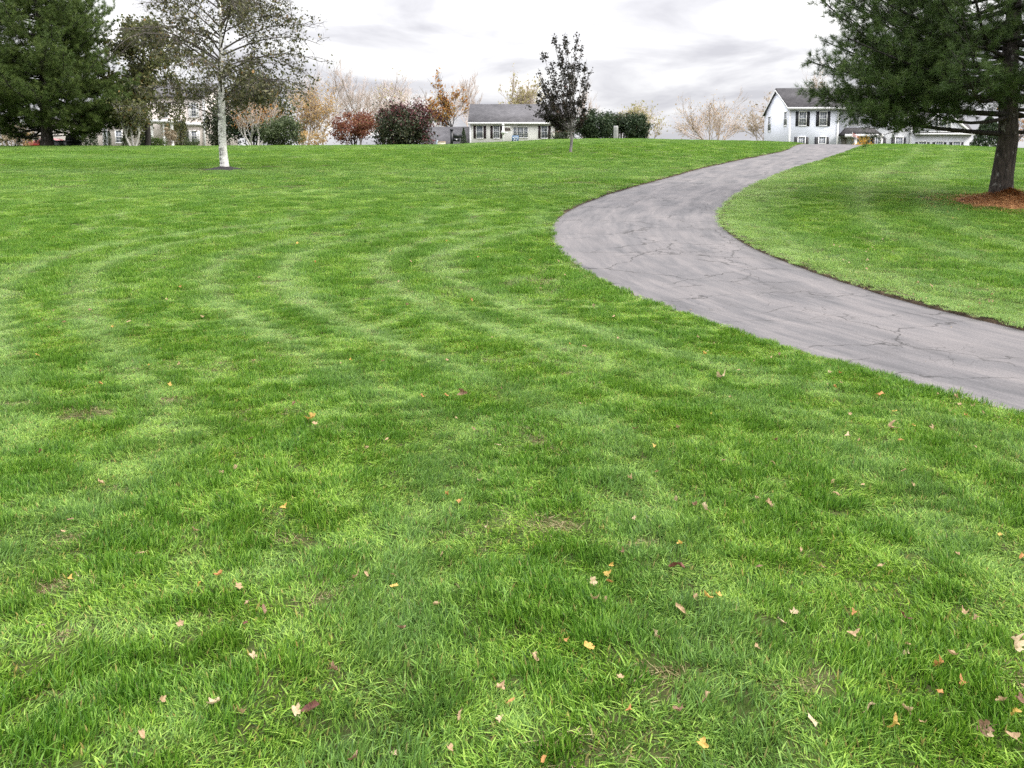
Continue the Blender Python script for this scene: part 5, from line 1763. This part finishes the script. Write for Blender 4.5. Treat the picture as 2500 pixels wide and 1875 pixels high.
MB().prism([(-4.6 * k, zl0), (-4.6 * k, (zl0 + zl1) / 2)] + [(4.6 * k * math.cos(a), (zl0 + zl1) / 2 + (zl1 - zl0) / 2 * math.sin(a)) for a in np.linspace(math.pi, 0, 9)[1:-1]] + [(4.6 * k, (zl0 + zl1) / 2), (4.6 * k, zl0)], -.33, -.075).build('letter_box', M['trim'], sp)
MB().box(4.7 * k, 12 * k, -.05, .05, zl0 + .02, zl0 + .10).build('newspaper_arm', M['trim'], sp)

# election yard sign
Yv = 54
b = base_at(1258, Yv, 346)
k = Yv / FPX / 1.012
vs_ = thing('yard_sign', b, 'small blue yard sign reading VOTE on the crest in front of the ranch house', 'yard sign')
z1_, z0_ = at(1258, 331, Yv)[2] - b[2], at(1258, 345.5, Yv)[2] - b[2]
MB().box(-8 * k, 8 * k, -.008, .008, z0_, z1_).build('panel', mat_plain('blue_sign_board', (.035, .13, .29), .5, .15), vs_)
m_white = mat_plain('white_print', (.82, .83, .84), .5, .02)
tcu = bpy.data.curves.new('lettering', 'FONT')
tcu.body, tcu.align_x, tcu.size, tcu.extrude = 'VOTE', 'CENTER', 6.2 * k, .003
tcu.offset = .006
to = link('lettering', tcu, m_white, vs_)
to.location = (0, -.013, z1_ - 6.9 * k); to.rotation_euler = (math.pi / 2, 0, 0); to.scale = (.80, 1, 1)
bpy.context.view_layer.update()
tme = bpy.data.meshes.new_from_object(to.evaluated_get(bpy.context.evaluated_depsgraph_get()))
tme.materials.clear()
bpy.data.objects.remove(to)
to = link('lettering', tme, m_white, vs_)
to.location = (0, -.013, z1_ - 6.9 * k); to.rotation_euler = (math.pi / 2, 0, 0); to.scale = (.80, 1, 1)
MB().prism([(-5 * k, z0_ + 4.6 * k), (5 * k, z0_ + 4.6 * k), (4.2 * k, z0_ + 5.8 * k), (1.2 * k, z0_ + 5.2 * k), (-1.5 * k, z0_ + 5.9 * k), (-4.4 * k, z0_ + 5.5 * k)], -.014, -.009).prism([(-5 * k, z0_ + .2 * k), (5 * k, z0_ + .2 * k), (4.2 * k, z0_ + 2.2 * k), (0, z0_ + 1.4 * k), (-4.2 * k, z0_ + 2.4 * k)], -.014, -.009).build('emblem', m_white, vs_)
for a in (-5, 5):
    MB().tube([(a * k, .012, -.2), (a * k, .012, z1_ - .05)], .006, 6).build('leg', M['black_metal'], vs_)

# dark iron garden stake with hanging pieces
Ys = 57
b = base_at(1331, Ys, 343)
k = Ys / FPX / 1.012
gs = thing('garden_stake', b, 'thin dark iron garden stake with a crossbar in front of the ranch window', 'garden ornament')
zt_ = at(1331, 314, Ys)[2] - b[2]
zc_ = at(1331, 322.5, Ys)[2] - b[2]
MB().tube([(0, 0, -.2), (0, 0, zt_)], .018, 6).build('pole', M['black_metal'], gs)
MB().tube([(-5.5 * k, 0, zc_), (5.5 * k, 0, zc_)], .016, 6).build('crossbar', M['black_metal'], gs)
for a in (-5, 4.5):
    MB().tube([(a * k, 0, zc_ - .01), (a * k, 0, zc_ - .12)], .008, 5).lathe([(.02, zc_ - .36), (.05, zc_ - .30), (.05, zc_ - .18), (.015, zc_ - .12)], a * k, 0, 10).build('hanging_lantern', M['black_metal'], gs)
MB().lathe([(.02, zt_ - .16), (.06, zt_ - .12), (.06, zt_ - .02), (.01, zt_ + .06)], 0, 0, 10).build('finial', M['black_metal'], gs)
# pale oval marker
b = base_at(1352.5, 57, 341)
ov = thing('oval_marker', b, 'small pale oval marker beside the shrub at the ranch house end', 'marker')
zc_ = at(1352, 329, 57)[2] - b[2]
ring = [(.055 * math.cos(a), zc_ + .11 * math.sin(a)) for a in np.linspace(0, 2 * math.pi, 18)[:-1]]
MB().prism(ring, -.015, .015).build('plate', mat_plain('pale_plate', (.70, .68, .58), .5), ov)
MB().tube([(0, .025, -.2), (0, .025, zc_ + .05)], .008, 5).build('stake', M['black_metal'], ov)

# rough stone post in front of the hedge
b = base_at(1503.5, 57, 338)
zt_ = at(1503, 307.5, 57)[2] - b[2]
k = 57 / FPX / 1.012
st_ = thing('stone_post', b, 'rough upright grey stone post in front of the dark hedge', 'stone post')
V, F = [], []
rgs = np.random.default_rng(120)
lev = np.linspace(-.2, zt_, 9)
nn_ = 12
for i, z_ in enumerate(lev):
    for q_ in range(nn_):
        a = 2 * math.pi * q_ / nn_
        c_, s_ = math.cos(a), math.sin(a)
        sq = 1 / max(abs(c_), abs(s_)) ** .75
        r_ = 5.9 * k * sq * (1 - .05 * i / 8) * (1 + rgs.normal(0, .025)) * (.93 if i == 8 else 1)
        V.append((r_ * c_, r_ * s_ * .8, z_ + (rgs.normal(0, .01) if i in (7, 8) else 0)))
for i in range(8):
    F += [(i * nn_ + q_, i * nn_ + (q_ + 1) % nn_, (i + 1) * nn_ + (q_ + 1) % nn_, (i + 1) * nn_ + q_) for q_ in range(nn_)]
F.append(tuple(range(8 * nn_, 9 * nn_)))
MB().add(V, F).build('block', M['stone'], st_)

# ------------------------------------------------------------------ fallen leaves, each its own thing
def leaf_mesh(seed, kind):
    """a curled dry leaf: lobed outline, midrib fold, edges rolled up"""
    r = np.random.default_rng(seed)
    n_ = 40
    a = np.linspace(0, 2 * np.pi, n_, endpoint=False)
    if kind == 0:      # maple-like, five lobes
        rad = .52 + .30 * np.abs(np.cos(2.5 * (a - np.pi / 2))) ** .8 + .06 * np.cos(11 * a)
        rad *= 1 - .38 * np.exp(-((a - 1.5 * np.pi) / .35) ** 2)
    elif kind == 1:    # long oak/birch oval
        rad = 1 / np.sqrt((np.cos(a) / .42) ** 2 + (np.sin(a) / .95) ** 2) * (1 + .10 * np.cos(9 * a))
    else:              # broad torn leaf
        rad = .62 + .16 * np.cos(3 * a + 1) + .10 * np.cos(5 * a + r.random() * 6)
    rad = rad * (1 + r.normal(0, .04, n_))
    cur = r.uniform(.7, 1.6); tw = r.uniform(-.6, .6); ph = r.random() * 6.28
    V = [(0, 0, 0)]
    for f_ in (.35, .7, 1.0):
        for q_ in range(n_):
            V.append((f_ * rad[q_] * math.cos(a[q_]), f_ * rad[q_] * math.sin(a[q_]), 0))
    V = np.array(V)
    x, y = V[:, 0].copy(), V[:, 1].copy()
    z = cur * .75 * x ** 2 + .35 * tw * x * y + .22 * np.sin(3.1 * y + ph) * (.3 + np.abs(x)) + .10 * np.abs(x) + .08 * np.sin(7 * x + 5 * y + ph)
    V = np.column_stack([x * (1 - .22 * cur), y * (1 - .08 * cur), z])
    F3 = [(0, 1 + q_, 1 + (q_ + 1) % n_) for q_ in range(n_)]
    F4 = [(1 + i * n_ + q_, 1 + (i + 1) * n_ + q_, 1 + (i + 1) * n_ + (q_ + 1) % n_, 1 + i * n_ + (q_ + 1) % n_) for i in range(2) for q_ in range(n_)]
    yb = y.min()
    s_ = np.array([(.015, yb * .8, z[0]), (-.015, yb * .8, z[0]), (-.012, yb - .45, .12), (.012, yb - .45, .12)])
    F4.append(tuple(len(V) + i for i in range(4)))
    V = np.concatenate([V, s_])
    V[:, 2] -= V[:, 2].min()
    return V * .5, F3, F4


def mat_dry(name, a, b_):
    m, t, p, o = new_mat(name)
    tc = N(t, 'ShaderNodeTexCoord')
    n_ = noise(t, tc.outputs['Object'], 9.0, 5, .65)
    c = ramp(t, n_, [(.35, a), (.6, b_)])
    LK(t, c, p.inputs['Base Color'])
    p.inputs['Roughness'].default_value = .65
    tr = N(t, 'ShaderNodeBsdfTranslucent'); LK(t, c, tr.inputs[0])
    mx = N(t, 'ShaderNodeMixShader', inp={0: .25})
    LK(t, p.outputs[0], mx.inputs[1]); LK(t, tr.outputs[0], mx.inputs[2]); LK(t, mx.outputs[0], o.inputs[0])
    return m


LM = {'cream': mat_dry('cream_dry_leaf', (.42, .30, .17), (.62, .49, .32)), 'tan': mat_dry('tan_dry_leaf', (.33, .21, .11), (.50, .35, .20)), 'pinkish': mat_dry('pinkish_dry_leaf', (.30, .19, .10), (.46, .32, .19)),
      'yellow': mat_dry('yellow_dry_leaf', (.48, .28, .05), (.60, .42, .12)), 'orange': mat_dry('orange_dry_leaf', (.36, .15, .04), (.50, .26, .09)), 'brown': mat_dry('brown_dry_leaf', (.14, .075, .045), (.30, .18, .11)),
      'dark red': mat_dry('dark_red_dry_leaf', (.07, .02, .018), (.19, .07, .05))}
LV = [leaf_mesh(200 + i, (0, 1, 2, 0, 2, 1, 0)[i]) for i in range(7)]
LMESH = {}
BIG = [(763, 1021, 'yellow', 36, 'pale yellow flat maple leaf in the middle-left of the lawn'), (760, 1735, 'dark red', 62, 'large curled dark red leaf, biggest near the bottom edge of the lawn'),
       (523, 1718, 'cream', 46, 'long cream curled leaf left of the big dark red one'), (2171, 1042, 'pinkish', 36, 'large pinkish folded leaf on the lawn below the driveway at the right'),
       (2081, 1554, 'tan', 40, 'tall standing tan leaf on the grass at the lower right'), (2295, 1633, 'orange', 44, 'crumpled orange-red leaf at the lower right'),
       (2473, 1579, 'cream', 54, 'large cream leaf at the right edge of the photo'), (2126, 1740, 'cream', 44, 'brown and cream crumpled leaf by a dark grass tuft at the lower right'),
       (2403, 1785, 'brown', 52, 'brown crumpled leaf in the lower right corner'), (1651, 1391, 'dark red', 50, 'long dark red rolled leaf lying like a stick'),
       (961, 1432, 'yellow', 26, 'bright yellow small leaf left of centre in the foreground'), (1761, 922, 'cream', 38, 'long cream leaf on the grass just below the driveway'),
       (1131, 958, 'brown', 34, 'brown folded pair of leaves in the middle of the lawn'), (2149, 966, 'orange', 34, 'upright orange-brown leaf cluster near the lower driveway edge'),
       (1908, 1520, 'cream', 34, 'cream leaf, nearer of two torn ones at the lower right'), (1939, 1502, 'cream', 32, 'cream leaf, farther of two torn ones at the lower right'),
       (961, 1848, 'cream', 24, 'small rounded cream leaf at the bottom edge'), (2205, 1509, 'dark red', 38, 'dark red curled leaf near the right edge'), (1660, 1486, 'tan', 34, 'tan upright leaf in the foreground right of centre')]
SMALL = [(99, 1105, 'dark red'), (613, 1073, 'brown'), (944, 1073, 'tan'), (898, 1096, 'tan'), (246, 1181, 'tan'), (172, 1268, 'brown'), (345, 1353, 'tan'), (186, 1407, 'cream'), (582, 1434, 'tan'), (870, 1412, 'tan'), (599, 1523, 'dark red'), (644, 1489, 'brown'),
         (978, 1534, 'brown'), (395, 1709, 'tan'), (720, 1743, 'cream'), (616, 1605, 'cream'), (345, 1802, 'tan'), (862, 1867, 'brown'), (1223, 1760, 'cream'), (1099, 1833, 'tan'), (1167, 1175, 'cream'), (1187, 1291, 'cream'), (1124, 1226, 'orange'), (1091, 1210, 'orange'), (1215, 1089, 'cream'),
         (2230, 1041, 'yellow'), (2417, 1054, 'pinkish'), (1552, 1048, 'brown'), (1767, 1127, 'brown'), (1538, 1172, 'tan'), (1928, 1113, 'tan'), (2106, 1186, 'tan'), (2041, 1208, 'tan'), (1651, 1219, 'cream'), (1696, 1234, 'brown'), (1718, 1242, 'cream'), (1493, 1385, 'yellow'), (1521, 1353, 'brown'), (1482, 1407, 'yellow'), (1446, 1424, 'cream'),
         (1729, 1463, 'yellow'), (2086, 1502, 'orange'), (2355, 1500, 'tan'), (1597, 1557, 'cream'), (2216, 1574, 'tan'), (2213, 1605, 'cream'), (2490, 1560, 'brown'), (1515, 1661, 'tan'), (1716, 1820, 'yellow'), (1304, 1610, 'tan'), (1383, 1568, 'orange'), (1535, 1740, 'orange'), (1657, 1740, 'brown'), (2253, 1771, 'tan'), (2352, 1675, 'orange'), (2292, 1698, 'orange'),
         (2490, 1718, 'brown'), (2442, 1308, 'yellow'), (1956, 1342, 'pinkish'), (2154, 1384, 'tan'), (1329, 1867, 'orange'), (2051, 911, 'orange'), (2027, 911, 'cream'), (2021, 938, 'tan'), (1929, 982, 'orange'), (1704, 824, 'tan'), (1509, 827, 'tan'), (1427, 846, 'tan'), (1498, 773, 'tan'), (1446, 747, 'cream'), (1804, 903, 'tan'),
         (726, 594, 'yellow'), (69, 651, 'tan'), (203, 711, 'tan'), (993, 744, 'pinkish'), (1125, 691, 'cream'), (973, 688, 'tan'), (934, 882, 'pinkish'), (156, 787, 'tan'), (655, 838, 'brown'), (1091, 880, 'tan'), (855, 880, 'yellow'), (2395, 583, 'cream'), (2432, 527, 'cream'), (1390, 452, 'tan'), (1335, 492, 'brown'), (1295, 634, 'orange'), (150, 620, 'brown')]
DRV = [(1532, 766, 'brown'), (1686, 757, 'tan'), (2322, 800, 'cream'), (2262, 886, 'cream'), (1975, 737, 'tan'), (2110, 706, 'cream')]
rng = np.random.default_rng(77)
allL = [(x, y, c_, s_, l_) for x, y, c_, s_, l_ in BIG] + [(x, y, c_, None, None) for x, y, c_ in SMALL + DRV]
cols = ['tan', 'cream', 'tan', 'orange', 'brown', 'yellow', 'pinkish', 'tan']
for _ in range(15):
    allL.append((rng.normal(2120, 38), rng.normal(622, 20), ['cream', 'tan'][rng.integers(2)], None, None))
for _ in range(16):
    allL.append((rng.uniform(2215, 2440), rng.uniform(688, 752), ['cream', 'tan', 'pinkish'][rng.integers(3)], None, None))
for _ in range(84):
    allL.append((2500 * rng.random() ** .6, 1875 - 1000 * rng.random() ** .8, cols[rng.integers(8)], None, None))
for _ in range(34):
    allL.append((rng.uniform(0, 1450), rng.uniform(560, 900), cols[rng.integers(8)], None, None))
for _ in range(14):
    x = rng.uniform(1650, 2450)
    allL.append((x, 800 + (x - 1700) * .245 + rng.uniform(10, 60), cols[rng.integers(8)], None, None))
seen = set()
for q_, (x, y, c_, s_, l_) in enumerate(allL):
    g_ = gnd(x, y, LAWN_UP)
    P1 = g_[None, :2]
    on_drive = (x, y, c_) in DRV
    if on_drive:
        g_ = gnd(x, y, .004)
        P1 = g_[None, :2]
    elif inside(P1, POLY)[0]:
        continue
    size = (s_ * g_[1] / (FPX * 1.0) if s_ else rng.uniform(.028, .054) * (1.15 if g_[1] > 8 else 1)) * 1.05
    vi = rng.integers(7)
    key = (vi, c_)
    if key not in LMESH:
        Vl, F3, F4 = LV[vi]
        me = mesh_np('fallen_leaf', Vl, [F3, F4]); me.materials.append(LM[c_]); LMESH[key] = me
    ob = bpy.data.objects.new('fallen_leaf', LMESH[key])
    COL.objects.link(ob)
    lift_ = .004 if on_drive else rng.uniform(.022, .042) if g_[1] < 8 else rng.uniform(.03, .05)
    # slide toward the camera so that the raised leaf still sits where the photo shows it
    dr_ = np.array([g_[0], g_[1], g_[2] - EYE]); dr_ /= np.linalg.norm(dr_)
    pos = g_ + dr_ * (lift_ / dr_[2] if dr_[2] < -.05 else 0)
    ob.location = pos
    ob.rotation_euler = (rng.normal(0, .08 if on_drive else .45), rng.normal(0, .08 if on_drive else .45), rng.random() * 6.28)
    if on_drive:
        size *= .7
    ob.scale = (size, size, size * rng.uniform(.7, 1.3))
    dL_, dR_ = dist_line(P1, EL)[0], dist_line(P1, ER)[0]
    where = 'lying on the driveway' if on_drive else 'on the lawn beyond the driveway' if dR_ < dL_ else ('in the grass strip along the driveway' if dL_ < .8 else ('in the near foreground grass' if g_[1] < 4.2 else ('half-way up the lawn' if g_[1] < 8 else 'high on the lawn')))
    side = ' at the left' if x < 830 else (' at the centre' if x < 1660 else ' at the right')
    ob['label'] = l_ or ('small %s fallen leaf %s%s' % (c_, where, '' if dR_ < dL_ else side))
    ob['category'] = 'leaf'
    ob['group'] = 'fallen leaves on the drive' if on_drive else 'fallen leaves on the grass'
print('leaves', len(allL))
